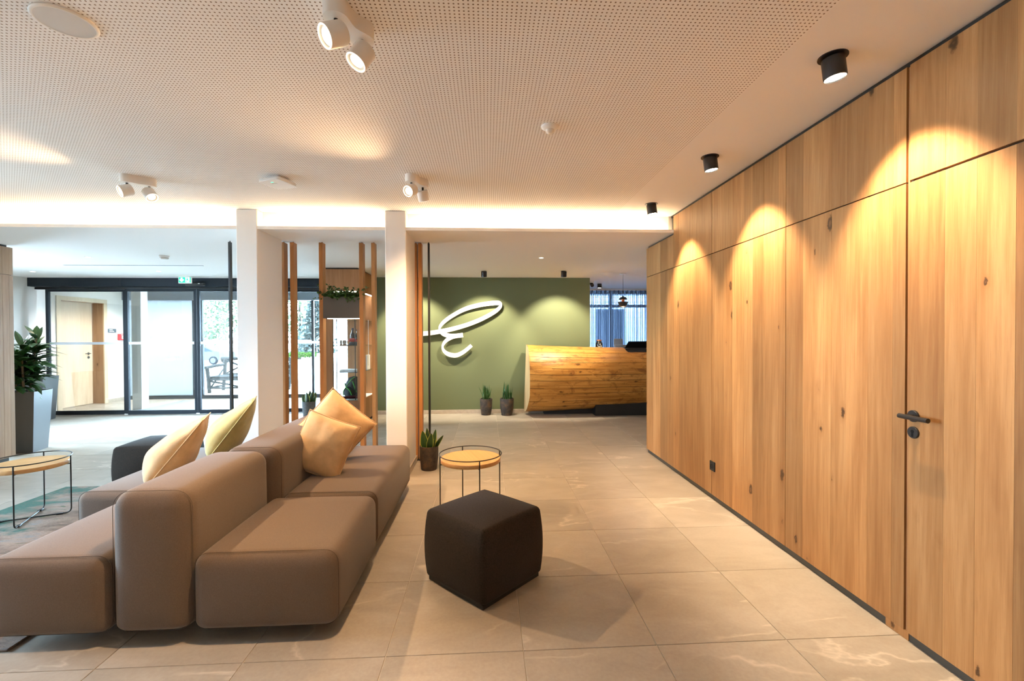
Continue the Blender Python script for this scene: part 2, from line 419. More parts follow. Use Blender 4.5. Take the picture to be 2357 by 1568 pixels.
def smoothpath(pts, rad=.05, n=6):   # round the corners of a polyline
    pts = [Vector(p) for p in pts]; out = [pts[0]]
    for i in range(1, len(pts)-1):
        p = pts[i]; a = (pts[i-1]-p); b = (pts[i+1]-p); r = min(rad, a.length*.49, b.length*.49)
        a = p+a.normalized()*r; b = p+b.normalized()*r
        for k in range(n+1):
            t = k/n; out.append(a*(1-t)**2+p*2*t*(1-t)+b*t*t)
    out.append(pts[-1]); return out
# ------------------------------------------------------------------ dimensions
ZC, ZL = 2.61, 2.425         # main ceiling, low ceiling
YB = 4.478                   # front of beam / columns
XW = 1.889                   # wood wall face
YEND = 5.258
YG = 8.09                    # green wall
# ------------------------------------------------------------------ floor
fl = S('floor', bx(-9.2, 5.2, -2.6, 10.56, -.12, -.004), GROUT, 'beige stone tile floor with light joints', 'floor')
tme = bb(-.2985, .2985, -.2985, .2985, -.009, 0, b=.0012).mesh('tile', STONE)
TX0, TY0 = .155, 2.57
cnt = 0
for i in range(-13, 8):
    for j in range(-2, 10):
        cx, cy = TX0+.6*i+.3, TY0+.6*j+.3
        if cx-.3 > 4.9: continue
        if cx > 2.2 and cy < 5.0: continue
        link('tile', tme, fl, (cx, cy, 0)); cnt += 1
vest = MB()
for i in range(-14, -3):
    for j in range(10, 14): vest.bbox(TX0+.6*i+.0015, TX0+.6*i+.5985, TY0+.6*j+.0015, TY0+.6*j+.5985, -.009, 0, b=.0012)
for i in range(-10, 4):
    for j in range(-8, -2): vest.bbox(TX0+.6*i+.0015, TX0+.6*i+.5985, TY0+.6*j+.0015, TY0+.6*j+.5985, -.009, 0, b=.0012)
vo = vest.ob('tile_field', STONE, fl); vo['kind'] = 'stuff'
# ------------------------------------------------------------------ ceilings
ce = S('ceiling', bx(-6.3, 1.298, -2.6, 4.60, ZC, ZC+.12), PERF, 'white perforated acoustic ceiling over the lounge', 'ceiling')
pc = bx(1.298, 2.05, -2.6, 4.60, ZC, ZC+.12).ob('plain_strip', CEILWHITE, ce)
lc = S('ceiling_low', MB().box(-9.2, 5.2, YB+.11, YG+.3, ZL+.02, ZC+.12).box(-9.2, -2.3, YG+.3, 10.8, ZL+.02, ZC+.12).box(1.66, 5.2, YG+.3, 10.6, ZL+.02, ZC+.12), CEILWHITE, 'lower white ceiling over entrance and reception', 'ceiling')
MB().box(-9.2, 5.2, YB+.008, YG+.3, ZL, ZL+.02).box(-9.2, -2.3, YG+.3, 10.8, ZL, ZL+.02).box(1.66, 5.2, YG+.3, 10.6, ZL, ZL+.02).ob('soffit', CEILWHITE, lc)
bx(-6.3, XW+.004, YB, YB+.008, ZL-.004, ZL+.026).ob('lip', PLASTER, lc)
cv = T('cove_light', 'warm glowing light strip hidden in the ceiling cove above the columns', 'light strip', (-2.2, YB+.05, ZL+.02))
for a, b in ((-6.25, -2.42), (-2.17, -1.01), (-.76, XW-.03)):
    bx(a, b, YB+.03, YB+.052, ZL+.0205, ZL+.030).ob('led_strip', LED, cv)
tr = S('trim_1', bx(XW-.02, XW+.04, YB+.085, YB+.115, ZL+.03, ZC-.003), simple('trim_grey', (.45, .43, .40), .6), 'narrow grey end trim of the ceiling cove', 'trim')
# ceiling access slot
sl = T('air_slot', 'thin slot air vent in the low entrance ceiling', 'vent', (-4.9, 6.9, ZL))
pa, pb = atZ(147, 610.5, ZL-.002), atZ(462, 610.5, ZL-.002)
bx(pa.x, pb.x, pa.y-.012, pa.y+.012, ZL-.004, ZL-.0003).ob('slot', simple('slot_grey', (.35, .38, .45), .6), sl)
# ------------------------------------------------------------------ columns
def column(x0, x1, y1, lab, YB=YB-.004):
    c = T('column', lab, 'column', ((x0+x1)/2, YB+.25, 0)); c['kind'] = 'structure'
    bb(x0, x1, YB, y1, 0, ZC, b=.006).ob('shaft', PLASTER, c)
    k = .012
    MB().box(x0-k, x1+k, YB-k, y1+k, 0.0, .07).ob('skirting', STONEBASE, c)
column(-2.392, -2.196, 5.0, 'plaster column nearest the glass entrance, behind the olive cushion')
column(-.987, -.785, 5.02, 'plaster column beside the potted snake plant and round table')
# ------------------------------------------------------------------ wood wall
SEAMS = [1488.3, 1503, 1520, 1536, 1550, 1563, 1594, 1622, 1638, 1666, 1685, 1712, 1732, 1757, 1791, 1808, 1848, 1876, 1913, 1948, 1997, 2054, 2083]
YS = [atX(x, 790, XW).y for x in SEAMS]
YS[0] = YEND
wr = S('wall_right', bx(XW+.022, 2.05, -2.6, YEND-.012, .0, ZC), PLINTH, 'knotty oak panel wall with dark shadow gaps', 'wall')
ZSEAM = 2.07; ZTOP = 2.588; ZBOT = .042
def planks(ys, parent, face=XW, joints=()):
    for a, b in zip(ys[:-1], ys[1:]):
        ga = .0018 if a in joints else .0001; gb = .0018 if b in joints else .0001
        for z0, z1 in ((ZBOT, ZSEAM-.003), (ZSEAM+.003, ZTOP if a < YB+.13 else ZL-.022)):
            e = random.uniform(0, .0012)
            MB().bbox(face+e, face+.022, b+gb, a-ga, z0, z1, b=.0003).ob('plank', OAK, parent)
J1, J2 = YS[SEAMS.index(1638)], YS[SEAMS.index(1808)]
planks(YS, wr, joints=(J1, J2))
bx(XW+.012, XW+.04, YEND-.001, YEND+.012, .04, ZL-.03).ob('end_panel', OAK, wr)
YD0 = atX(2092, 790, XW).y
ym_ = YD0+.55*(YS[-1]-YD0)
jl = bx(XW+.012, XW+.05, ym_, YS[-1], .0, ZTOP).ob('door_jamb', OAKCAB, wr)
bx(XW+.019, XW+.0225, YD0, ym_, .0, ZTOP).ob('door_gap', BLACKPLASTIC, wr)
# door
dr = S('door_1', None, None, 'tall flush oak door with black lever handle', 'door')
dr.location = (XW, YD0-.5, 0)
DY = [YD0, atX(2174, 790, XW).y, atX(2247, 790, XW).y]
DY += [DY[-1]-.13, DY[-1]-.27, DY[-1]-.40, DY[-1]-.52]
for a, b in zip(DY[:-1], DY[1:]):
    for z0, z1 in ((ZBOT, ZSEAM-.005), (ZSEAM+.005, ZTOP)):
        MB().bbox(XW-.002+random.uniform(0, .001), XW+.022, b+.0001, a-.0001, z0, z1, b=.0003).ob('plank', OAK, dr)
n_ = DY[-1]; NY = [n_-.005]
while NY[-1] > -2.3: NY.append(NY[-1]-random.uniform(.10, .19))
planks(NY, wr)
hy, hz = 1.895, 1.026
h = link('lever_handle', None, dr); h.location = Vector((XW, hy, hz))-dr.location
MX = Matrix.Rotation(R(-90), 3, 'Y')
MB().lathe([(.0, 0), (.026, 0), (.026, .007), (.024, .009), (0, .009)], (XW-.002, hy, hz), 32, M=MX).ob('rosette', BLACK, h, smooth=30)
MB().tube(smoothpath([(XW-.005, hy, hz), (XW-.055, hy, hz), (XW-.055, hy-.002, hz)], .012), .009, 14).ob('neck', BLACK, h, smooth=40)
MB().tube([(XW-.055, hy+.018, hz), (XW-.055, hy-.115, hz)], .0105, 18).ob('lever', BLACK, h, smooth=40)
k_ = MB().lathe([(.0, 0), (.026, 0), (.026, .006), (.024, .008), (0, .008)], (XW-.002, hy, hz-.073), 32, M=MX).ob('escutcheon', BLACK, dr, smooth=30)
MB().lathe([(0, 0), (.0075, 0), (.0075, .0012), (0, .0012)], (XW-.0095, hy, hz-.068), 16, M=MX).box(XW-.0108, XW-.0096, hy-.0045, hy+.0045, hz-.092, hz-.07).ob('keyhole', simple('keyhole_black', (.001, .001, .001), .9), k_)
# skirting plinth of wood wall
bx(XW+.012, XW+.03, -2.6, YEND-.02, 0, ZBOT).ob('plinth', PLINTH, wr)
bx(XW+.008, XW+.03, YD0+.002, YS[-1]+.10, .0005, ZBOT).ob('plinth_block', OAK, wr)
bx(XW+.010, XW+.03, -2.6, YB+.13, ZTOP, ZC).ob('shadow_gap', BLACKPLASTIC, wr)
# socket
so = T('wall_socket', 'black wall socket low on the oak panel wall', 'socket', (XW, 3.68, .287))
MB().bbox(XW-.010, XW+.001, 3.64, 3.72, .247, .327, b=.003).ob('plate', BLACKPLASTIC, so)
MB().lathe([(.021, 0), (.024, .0015), (.021, .003)], (XW-.010, 3.68, .287), 28, M=MX, cap=False).ob('rim', BLACK, so, smooth=40)
MB().lathe([(0, 0), (.0205, 0), (.0205, .0006), (0, .0006)], (XW-.0101, 3.68, .287), 28, M=MX).ob('well', simple('well_black', (.002, .002, .002), .6), so)
# ------------------------------------------------------------------ rest of the shell
S('wall_green', bb(-2.45, 1.863, YG, YG+.16, 0, ZL+.01, b=.002), GREEN, 'olive green painted wall carrying the white letter', 'wall')
S('baseboard_green', bb(-2.45, 1.866, YG-.011, YG+.001, 0, .068, b=.002), STONEBASE, 'low stone skirting under the green wall', 'skirting')
S('wall_left', MB().box(-8.12, -7.95, 7.35, 8.46, 0, ZL+.01).box(-8.12, -7.95, 4.4, 6.05, 0, ZL+.01).box(-8.12, -7.95, 6.05, 7.35, 2.1, ZL+.01).box(-8.12, -7.95, 6.05, 7.35, 0, .1), PLASTER, 'white side wall of the entrance lobby', 'wall')
wl2 = S('added_window_5', None, None, 'added lobby side window for daylight, unseen behind the oak cabinet', 'window'); wl2.location = (-8.03, 6, 0)  # opening added out of view to bring daylight into the lobby
for y in (6.08, 7.32): bx(-8.06, -8.0, y-.03, y+.03, .1, 2.1).ob('window_frame', ANTHRA, wl2)
for y0, y1 in ((6.11, 7.29),): bx(-8.034, -8.028, y0, y1, .1, 2.1).ob('pane', GLASS, wl2)
portal((-8.0, 6.7, 1.1), (0, R(-90), 0), 2.0, 1.3)
S('wall_back', bx(-6.4, 2.05, -2.7, -2.5, 0, ZC+.1), PLASTER, 'white wall behind the viewer', 'wall')
S('wall_lounge', MB().box(-6.4, -6.2, -2.5, 1.6, 0, ZC+.1).box(-6.4, -6.2, 3.4, 4.6, 0, ZC+.1).box(-6.4, -6.2, 1.6, 3.4, 2.3, ZC+.1).box(-6.4, -6.2, 1.6, 3.4, 0, .6).box(-8.1, -6.2, 4.4, 4.6, 0, ZC+.1), PLASTER, 'white lounge side wall around the side window', 'wall')
wl = S('window_1', None, None, 'lounge side window', 'window'); wl.location = (-6.3, 2.5, 0)
for y in (1.63, 2.5, 3.37): bx(-6.33, -6.27, y-.03, y+.03, .6, 2.3).ob('window_frame', ANTHRA, wl)
for y0, y1 in ((1.66, 2.47), (2.53, 3.34)): bx(-6.304, -6.298, y0, y1, .6, 2.3).ob('pane', GLASS, wl)
S('wall_reception', MB().box(2.05, 5.2, YEND-.25, YEND-.1, 0, ZL+.01).box(4.6, 4.75, YEND-.1, 10.5, 0, ZL+.01).box(1.70, 1.90, YG+.16, 10.5, 0, ZL+.01), PLASTER, 'white walls around the reception desk', 'wall')
# ------------------------------------------------------------------ entrance glazing (inner)
YI = 8.45
gi = S('window_2', None, None, 'inner entrance glazing of black framed sliding doors', 'window'); gi.location = (-5.5, YI, 0)
hd = bb(-7.95, -2.46, YI-.16, YI+.05, 2.275, ZL, b=.004).ob('header', ANTHRA, gi)
bx(-7.95, -2.46, YI-.03, YI+.03, 2.235, 2.272).ob('rail', BLACK, gi)
bx(-6.41, -6.405, YI-.1615, YI-.16, 2.28, 2.42).ob('header_joint', BLACKPLASTIC, hd)
PX = [(-7.80, -6.44), (-6.425, -5.20), (-5.19, -3.95), (-3.93, -2.47)]
for i, (a, b) in enumerate(PX):
    y = YI-.02 if i in (1, 2) else YI+.02
    lf = link('door_leaf' if i in (1, 2) else 'side_pane', None, gi); lf.location = Vector((a, y, 0))-gi.location
    fr = MB()
    w = .045 if i in (1, 2) else .05
    fr.box(a, a+w, y-.02, y+.02, 0.005, 2.245).box(b-w, b, y-.02, y+.02, .005, 2.245).box(a+w, b-w, y-.02, y+.02, .005, .075).box(a+w, b-w, y-.02, y+.02, 2.2, 2.245)
    fr.ob('frame', ANTHRA, lf)
    bx(a+w, b-w, y-.004, y+.004, .075, 2.2).ob('pane', GLASS, lf)
    bx(a+w, b-w, y-.0055, y-.0042, 1.255, 1.30).ob('visibility_stripe', STRIPE, lf)
for x in (-6.425, -5.19): MB().box(x-.03, x+.03, YI-.045, YI-.02, 0, .02).ob('floor_guide', WHITEPLASTIC, gi)
sn = T('door_sensor', 'small black motion sensor on the entrance door header', 'sensor', (-5.15, YI-.2, 2.33))
bb(-5.28, -4.96, YI-.215, YI-.162, 2.285, 2.335, b=.008).ob('housing', BLACKPLASTIC, sn)
bx(-5.06, -5.03, YI-.217, YI-.2145, 2.315, 2.328).ob('lens', WHITEPLASTIC, sn)
# exit sign
p0, p1 = atY(410, 634.5, 8.05), atY(440.5, 652.5, 8.05)
ex = T('exit_sign', 'green and white emergency exit sign hanging above the entrance', 'sign', ((p0.x+p1.x)/2, 8.05, p1.z))
x0, x1, z0, z1 = p0.x, p1.x, p1.z, min(p0.z, ZL-.008)
bb(x0, x1, 8.05, 8.075, z0, z1, b=.003).ob('case', WHITEPLASTIC, ex)
bx(x0-.02, x1+.02, 8.045, 8.085, z1, ZL-.0005).ob('mount', WHITEPLASTIC, ex)
gx = lambda u: x0+(x1-x0)*u
gz = lambda v: z0+(z1-z0)*v
bx(gx(.05), gx(.95), 8.0485, 8.05, gz(.12), gz(.92)).ob('green_panel', SIGNGREEN, ex)
yy = 8.0475
MB().prism([(gx(a), gz(b)) for a, b in ((.20, .85), (.33, .85), (.33, .55), (.42, .66), (.42, .46), (.27, .20), (.11, .46), (.11, .66), (.20, .55))], 1, yy, yy+.001).ob('arrow', SIGNWHITE, ex)
MB().prism([(gx(a), gz(b)) for a, b in ((.56, .16), (.87, .16), (.87, .9), (.56, .9))], 1, yy, yy+.001).ob('doorway', SIGNWHITE, ex)
rm = MB(); yr = yy-.0008
for poly in (((.62, .60), (.70, .78), (.78, .62), (.74, .48), (.66, .50)), ((.66, .50), (.72, .50), (.66, .22), (.60, .22)), ((.70, .52), (.78, .44), (.92, .30), (.90, .24), (.76, .36)), ((.56, .62), (.64, .72), (.66, .68), (.59, .58))):
    rm.prism([(gx(a), gz(b)) for a, b in poly], 1, yr, yr+.0006)
rm.lathe([(0, 0), (.009, 0), (.009, .0006), (0, .0006)], (gx(.68), yr+.0006, gz(.82)), 14, M=Matrix.Rotation(R(90), 3, 'X'))
rm.ob('running_figure', SIGNGREEN, ex)
# ------------------------------------------------------------------ vestibule and outer glazing
YO = 10.5; XV = -8.0
S('wall_vestibule', MB().box(XV-.3, XV, 8.46, 8.90, 0, ZL+.01).box(XV-.3, XV, 9.92, YO+.3, 0, ZL+.01).box(XV-.3, XV, 8.90, 9.92, 2.13, ZL+.01).box(XV-.5, XV-.3, 8.3, 10.9, 0, ZL+.01), PLASTER, 'white side wall of the entrance vestibule', 'wall')
S('baseboard_vestibule', bx(XV, XV+.012, 9.95, YO+.2, 0, .07), STONEBASE, 'low stone skirting in the vestibule', 'skirting')
d2 = S('door_2', None, None, 'pale oak door with wide frame in the vestibule', 'door'); d2.location = (XV, 9.4, 0)
DF = wood('oak_frame', (.70, .58, .42), (.64, .52, .36), (.54, .42, .28), knots=0, tone=0)
cs = MB().box(XV-.005, XV+.018, 8.86, 8.95, 0, 2.17).box(XV-.005, XV+.018, 9.90, 9.98, 0, 2.17).box(XV-.005, XV+.018, 8.95, 9.90, 2.09, 2.17).ob('casing', DF, d2)
MB().box(XV-.28, XV-.005, 8.90, 8.92, 0, 2.11).box(XV-.28, XV-.005, 9.90, 9.92, 0, 2.11).box(XV-.28, XV-.005, 8.92, 9.90, 2.09, 2.11).ob('lining', OAKPALE, d2)
lfd = bx(XV-.26, XV-.22, 8.925, 9.895, .008, 2.088).ob('door_leaf', wood('oak_door', (.70, .56, .41), (.64, .50, .35), (.52, .38, .25), knots=.3, tone=0), d2)
MB().lathe([(0, 0), (.026, 0), (.026, .008), (0, .008)], (XV-.22, 9.80, 1.05), 24, M=Matrix.Rotation(R(90), 3, 'Y')).tube([(XV-.212, 9.80, 1.05), (XV-.17, 9.80, 1.05), (XV-.17, 9.68, 1.05)], .009, 10).ob('lever_handle', BLACK, lfd)
MB().lathe([(0, 0), (.026, 0), (.026, .008), (0, .008)], (XV-.22, 9.80, .97), 24, M=Matrix.Rotation(R(90), 3, 'Y')).ob('escutcheon', BLACK, lfd)
def onwall(px, py): return atX(px, py, XV)
a, b = onwall(248, 757), onwall(267, 766)
sg = T('door_sign', 'small grey door sign with two white text lines', 'sign', (XV, (a.y+b.y)/2, b.z))
bx(XV, XV+.006, a.y, b.y, b.z, a.z).ob('plate', SIGNGREY, sg)
w_ = b.y-a.y; h_ = a.z-b.z; tm = MB()
for row, n in ((.64, 5), (.25, 7)):
    for i in range(n): tm.box(XV+.006, XV+.0068, a.y+w_*(.16+.085*i), a.y+w_*(.16+.085*i+.062), b.z+h_*row, b.z+h_*(row+.16+.06*(i % 2)))
tm.ob('lettering', PAPER, sg)
a, b = onwall(270, 769), onwall(285, 783)
fa = T('fire_alarm', 'red fire alarm call box on the vestibule wall', 'alarm box', (XV, (a.y+b.y)/2, b.z))
bb(XV, XV+.04, a.y, b.y, b.z, a.z, b=.004).ob('case', FIRERED, fa)
w_ = b.y-a.y; h_ = a.z-b.z
bx(XV+.04, XV+.042, a.y+w_*.38, a.y+w_*.85, b.z+h_*.18, b.z+h_*.72).ob('button_plate', PAPER, fa)
bx(XV+.04, XV+.042, a.y+w_*.3, a.y+w_*.95, b.z+h_*.8, b.z+h_*.9).ob('label_strip', PAPER, fa)
bx(XV+.042, XV+.0428, a.y+w_*.48, a.y+w_*.75, b.z+h_*.42, b.z+h_*.48).ob('mark', NAVY, fa)
a = onwall(258, 895)
st = T('white_socket', 'white wall socket beside the vestibule door', 'socket', a)
bb(XV, XV+.01, a.y-.04, a.y+.04, a.z-.04, a.z+.04, b=.003).ob('plate', WHITEPLASTIC, st)
MB().lathe([(.02, 0), (.023, .0015), (.02, .003)], (XV+.01, a.y, a.z), 20, M=Matrix.Rotation(R(90), 3, 'Y'), cap=False).ob('rim', GREYMESH, st)
c0, c1 = atY(303, 800, 9.0), atY(325, 800, 9.0)
vc = S('trim_2', bb(c0.x, c1.x, 9.0, 9.18, 0, ZL, b=.004), PLASTER, 'white square post inside the vestibule', 'post')
# outer glazing
go = S('window_3', None, None, 'outer entrance glazing with frosted panel', 'window'); go.location = (-5.5, YO, 0)
bb(XV, -2.3, YO-.12, YO+.06, 2.2, ZL-.001, b=.004).ob('header', simple('outer_header', (.14, .17, .21), .4), go)
ox = [atY(x, 800, YO).x for x in (322, 447, 466)]
bx(XV, -2.3, YO-.03, YO+.03, .0, .08).ob('sill', ANTHRA, go)
for x, w in ((XV+.03, .05), (ox[1], .035), (ox[2], .04), (atY(721, 800, YO).x, .05), (-2.35, .05)):
    bx(x-w/2, x+w/2, YO-.03, YO+.03, .08, 2.2).ob('post', ANTHRA, go)
fp = bx(XV+.055, ox[1]-.02, YO-.005, YO+.005, .08, 2.2).ob('frosted_pane', FROST, go)
bx(ox[1]+.02, ox[2]-.02, YO-.004, YO+.004, .08, 2.2).ob('pane', GLASS, go)
xm = atY(721, 800, YO).x
bx(ox[2]+.02, xm-.025, YO-.004, YO+.004, .08, 2.2).ob('pane', GLASS, go)
bx(xm+.025, -2.375, YO-.004, YO+.004, .08, 2.2).ob('pane', GLASS, go)
bx(ox[2]+.02, xm-.025, YO-.0055, YO-.0042, 1.26, 1.31).ob('visibility_stripe', STRIPE, go)
lf1 = [c for c in gi.children if c.name.startswith('door_leaf')][0]
ylt = YI-.02-.0065; pt = atY(419.5, 808, ylt)
for i, wd in enumerate(('entspannen', 'genießen', 'wohlfühlen')):
    q = atY(419.5, 809.0+10.4*i, ylt)
    o = text('glass_lettering', wd, .079, (pt.x, ylt, q.z), (R(90), 0, R(180)), LETTERFILM, lf1, ext=.0002)
    o.scale = (.82, 1, 1)
# floor mat
mt = tag(MB().bbox(-6.6, -2.9, 8.75, 10.2, .0, .006, b=.002).ob('door_mat', simple('mat_grey', (.16, .17, .19), .95, bumpscale=300, bs=.6), None), 'grey entrance mat between the two glass fronts', 'mat')
we = S('added_window_6', None, None, 'added glass end wall for vestibule daylight, unseen behind the cabinet', 'window'); we.location = (-2.4, 9.4, 0)  # glazing added out of view so daylight reaches the vestibule walls
for y in (8.3, 9.4, 10.47): bx(-2.43, -2.37, y-.03, y+.03, 0, ZL).ob('window_frame', ANTHRA, we)
for y0, y1 in ((8.33, 9.37), (9.43, 10.44)): bx(-2.404, -2.398, y0, y1, 0, ZL).ob('pane', GLASS, we)
portal((-2.35, 9.4, 1.2), (0, R(90), 0), 2.3, 2.1)
# ------------------------------------------------------------------ reception window and curtain
YCU = 10.0
wn = S('window_4', None, None, 'reception window behind the sheer curtain', 'window'); wn.location = (3.2, 10.3, 0)
for x in (1.92, 2.85, 3.75, 4.58): bx(x-.03, x+.03, 10.27, 10.33, .4, 2.35).ob('window_frame', ANTHRA, wn)
for z in (.4, 2.06, 2.36): bx(1.89, 4.6, 10.27, 10.33, z-.03, z+.03).ob('window_bar', ANTHRA, wn)
for a, b in ((1.95, 2.82), (2.88, 3.72), (3.78, 4.55)): bx(a, b, 10.298, 10.302, .43, 2.33).ob('pane', GLASS, wn)
S('wall_window', MB().box(1.88, 4.7, 10.25, 10.45, 0, .37).box(1.88, 4.7, 10.25, 10.45, 2.39, ZL+.01), PLASTER, 'white wall around the reception window', 'wall')
cu = T('sheer_curtain', 'pleated sheer blue-grey curtain behind the reception desk', 'curtain', (3.2, YCU, 0))
def drape(x0, x1):
    m = MB(); nx = 700; zs = [.03, .5, 1.0, 1.5, 2.0, 2.25, 2.34, 2.385]
    vs = []; fs = []
    for iz, z in enumerate(zs):
        amp = .045 if z < 2.2 else (.03 if z < 2.37 else .012)
        for i in range(nx+1):
            u = i/nx; x = x0+(x1-x0)*u; ph = u*(x1-x0)/.092*2*math.pi
            k = .55+.45*noise.noise((x*3, z*.5, 1))
            vs.append((x+.021*math.sin(2*ph+.3*math.sin(x*9))*(.6+.4*k)*(1 if z < 2.37 else .4), YCU+amp*(math.sin(ph)*k+.5*math.sin(ph*.37+1.3+.2*z)), z))
    for iz in range(len(zs)-1):
        for i in range(nx): a = iz*(nx+1)+i; fs.append((a, a+1, a+nx+2, a+nx+1))
    return m.add(vs, fs)
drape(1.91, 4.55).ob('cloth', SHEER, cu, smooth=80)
bb(1.91, 4.56, YCU-.015, YCU+.015, 2.385, ZL-.0005, b=.003).ob('rail', WHITEPLASTIC, cu)
for i in range(26):
    x = 1.95+i*.1; MB().box(x-.012, x+.012, YCU-.03, YCU+.012, 2.325, 2.388).ob('pleat_head', simple('pleat', (.07, .09, .13), .9) if i == 0 else MATS['pleat'], cu)
# ------------------------------------------------------------------ reception log desk
LX0, LX1, LYC = .675, 3.7, 7.99
def log_z(x):
    t = (x-LX0)/(LX1-LX0); top = 1.225-.055*math.sin(min(1, t*1.6)*math.pi/2)-.07*max(0, t-.55); bot = .055+.12*max(0, t-.12)
    return top, bot
phis = []; groove = {}
GR = [.42, .62, .83, 1.02, 1.22, 1.40, 1.58, 1.80, 1.98, 2.25, 2.5]
base = [math.pi*i/60 for i in range(61)]
for g in GR: base = [b for b in base if abs(b-g) > .03]; base += [g-.0055, g, g+.0055]
base.sort()
NX = 90
lm = MB(); vs = []; fs = []; fmi = []
for i in range(NX+1):
    x = LX0+(LX1-LX0)*i/NX
    top, bot = log_z(x); zc = (top+bot)/2; rz = (top-bot)/2; ry = .545-.02*i/NX
    for ph in base:
        cy, cz = -math.sin(ph), math.cos(ph)
        nz = noise.noise((x*1.3, ph*2.2, 3.1))*.022+noise.noise((x*5, ph*9, 7))*.006
        rr = 1+nz
        for gi_, g in enumerate(GR):
            if abs(ph-g) < .001:
                st_ = noise.noise((x*1.2, gi_*5.3, 0)); rr -= .02 if st_ > -.2 else .001
        # superellipse-ish belly
        y = LYC+ry*rr*cy*abs(cy)**-.12 if abs(cy) > 1e-6 else LYC
        z = zc+rz*rr*cz
        xx = x
        if i == 0: xx = x+.05*max(0, -cy)+.02*cz
        if x > 2.43: z = min(z, 1.085)
        vs.append((xx, y, z))
nb = len(base)
for i in range(NX):
    xm0 = LX0+(LX1-LX0)*(i+.5)/NX
    for k in range(nb-1):
        a = i*nb+k; fs.append((a, a+1, a+nb+1, a+nb)); ci = 0
        for gi_, g in enumerate(GR):
            if (abs(base[k]-g) < .001 or abs(base[k+1]-g) < .001) and noise.noise((xm0*1.2, gi_*5.3, 0)) > -.2: ci = 1
        fmi.append(ci)
    a = i*nb; fs.append((a, a+nb, a+2*nb-1, a+nb-1)); fmi.append(0)
rd = T('log_reception_desk', 'reception desk front made from a huge halved tree log', 'desk', (2.1, 7.9, 0))
lm.add(vs, fs); lm.mi = fmi; lo = lm.ob('log', [LOGWOOD, CRACK], rd, smooth=35)
ev = [Vector(vs[k]) for k in range(nb)]
em = MB(); cen = Vector((LX0, LYC-.2, .65))
em.add([v+Vector((-.003, 0, 0)) for v in ev]+[cen], [(k, (k+1) % nb, nb) for k in range(nb)]).ob('cut_end', LOGEND, rd)
em = MB(); ev2 = [Vector(vs[NX*nb+k]) for k in range(nb)]; em.add(ev2+[Vector((LX1, LYC-.2, .65))], [(k, (k+1) % nb, nb) for k in range(nb)]).ob('cut_end', LOGEND, rd)
bx(1.86, 3.75, 7.66, 8.04, 0, .30).ob('plinth', BLACKPLASTIC, rd)
bx(1.0, 1.86, 7.90, 8.04, 0, .25).ob('plinth', BLACKPLASTIC, rd)  # no second plinth seen; black block stands in for the dark shadow there
bx(1.92, 3.75, 8.06, 8.75, 1.10, 1.14).ob('counter_top', simple('counter_black', (.015, .015, .015), .4), rd)
bx(1.95, 3.7, 8.1, 8.7, 0, 1.10).ob('cabinet_body', BLACKPLASTIC, rd)
a, b = atY(1430, 812, 7.95), atY(1486, 812, 7.95)
ty = T('black_tray', 'flat black writing tray resting in the notch of the log desk', 'tray', ((a.x+b.x)/2, 7.95, 1.087))
bb(a.x, b.x, 7.82, 8.04, 1.087, 1.105, b=.003).ob('slab', BLACK, ty)
a, b = atY(1443, 786, 8.35), atY(1492, 810, 8.35)
mo = T('laptop', 'black laptop screen on the reception counter', 'laptop', ((a.x+b.x)/2+.1, 8.35, 1.14))
MB().add([(a.x+.0, 8.46, 1.15), (b.x+.25, 8.46, 1.15), (b.x+.25, 8.34, a.z), (a.x+.03, 8.34, a.z), (a.x, 8.475, 1.15), (b.x+.25, 8.475, 1.15), (b.x+.25, 8.355, a.z), (a.x+.03, 8.355, a.z)], [(0, 1, 2, 3), (4, 7, 6, 5), (0, 4, 5, 1), (1, 5, 6, 2), (2, 6, 7, 3), (3, 7, 4, 0)]).ob('screen', BLACKPLASTIC, mo)
bb(a.x, b.x+.25, 8.46, 8.70, 1.14, 1.156, b=.003).ob('keyboard_base', BLACKPLASTIC, mo)
jp = atY(1379, 800, 8.15)
ja = T('tip_jar', 'black jar with copper lid and white lettering on the log desk', 'jar', (jp.x, 8.15, 1.14))
jt = atY(1379, 782, 8.15).z; hj = jt-1.14
MB().lathe([(0, 0), (.055, 0), (.064, .01), (.065, hj*.55), (.060, hj*.66), (.043, hj*.76), (.043, hj*.86)], (jp.x, 8.15, 1.14), 28).ob('body', simple('jar_black', (.01, .01, .01), .15), ja, smooth=50)
MB().lathe([(.047, hj*.86), (.047, hj), (0, hj)], (jp.x, 8.15, 1.14), 28).ob('lid', COPPER, ja, smooth=40)
def script(m, y0, z, w, r, cx, n=28, f=3.2):
    pts = []
    for i in range(n): u = i/(n-1); xx = cx-w/2+w*u; pts.append((xx, y0+.5*((xx-cx)**2)/.065, z+.010*math.sin(u*f*2*math.pi)+.005*math.cos(u*9)))
    m.tube(pts, r, 5)
wm = MB(); yj = 8.15-.0655
script(wm, yj, 1.14+hj*.28, .085, .0022, jp.x, 40, 5); script(wm, yj, 1.14+hj*.50, .035, .0014, jp.x, 16, 4); script(wm, yj, 1.14+hj*.13, .035, .0014, jp.x, 16, 4)
wm.ob('lettering', PAPER, ja)
# papers in window behind curtain: small grey stand
a = atY(1413, 780, 8.6); b = atY(1433, 812, 8.6)
ps = T('brochure_stand', 'grey brochure stand on the counter in front of the curtain', 'stand', ((a.x+b.x)/2, 8.6, 1.14))
bb(a.x, b.x, 8.58, 8.62, 1.14, a.z, b=.004).ob('back_plate', simple('stand_grey', (.20, .25, .33), .5), ps)
bb(a.x, b.x+.1, 8.50, 8.58, 1.14, 1.2, b=.004).ob('tray', MATS['stand_grey'], ps)
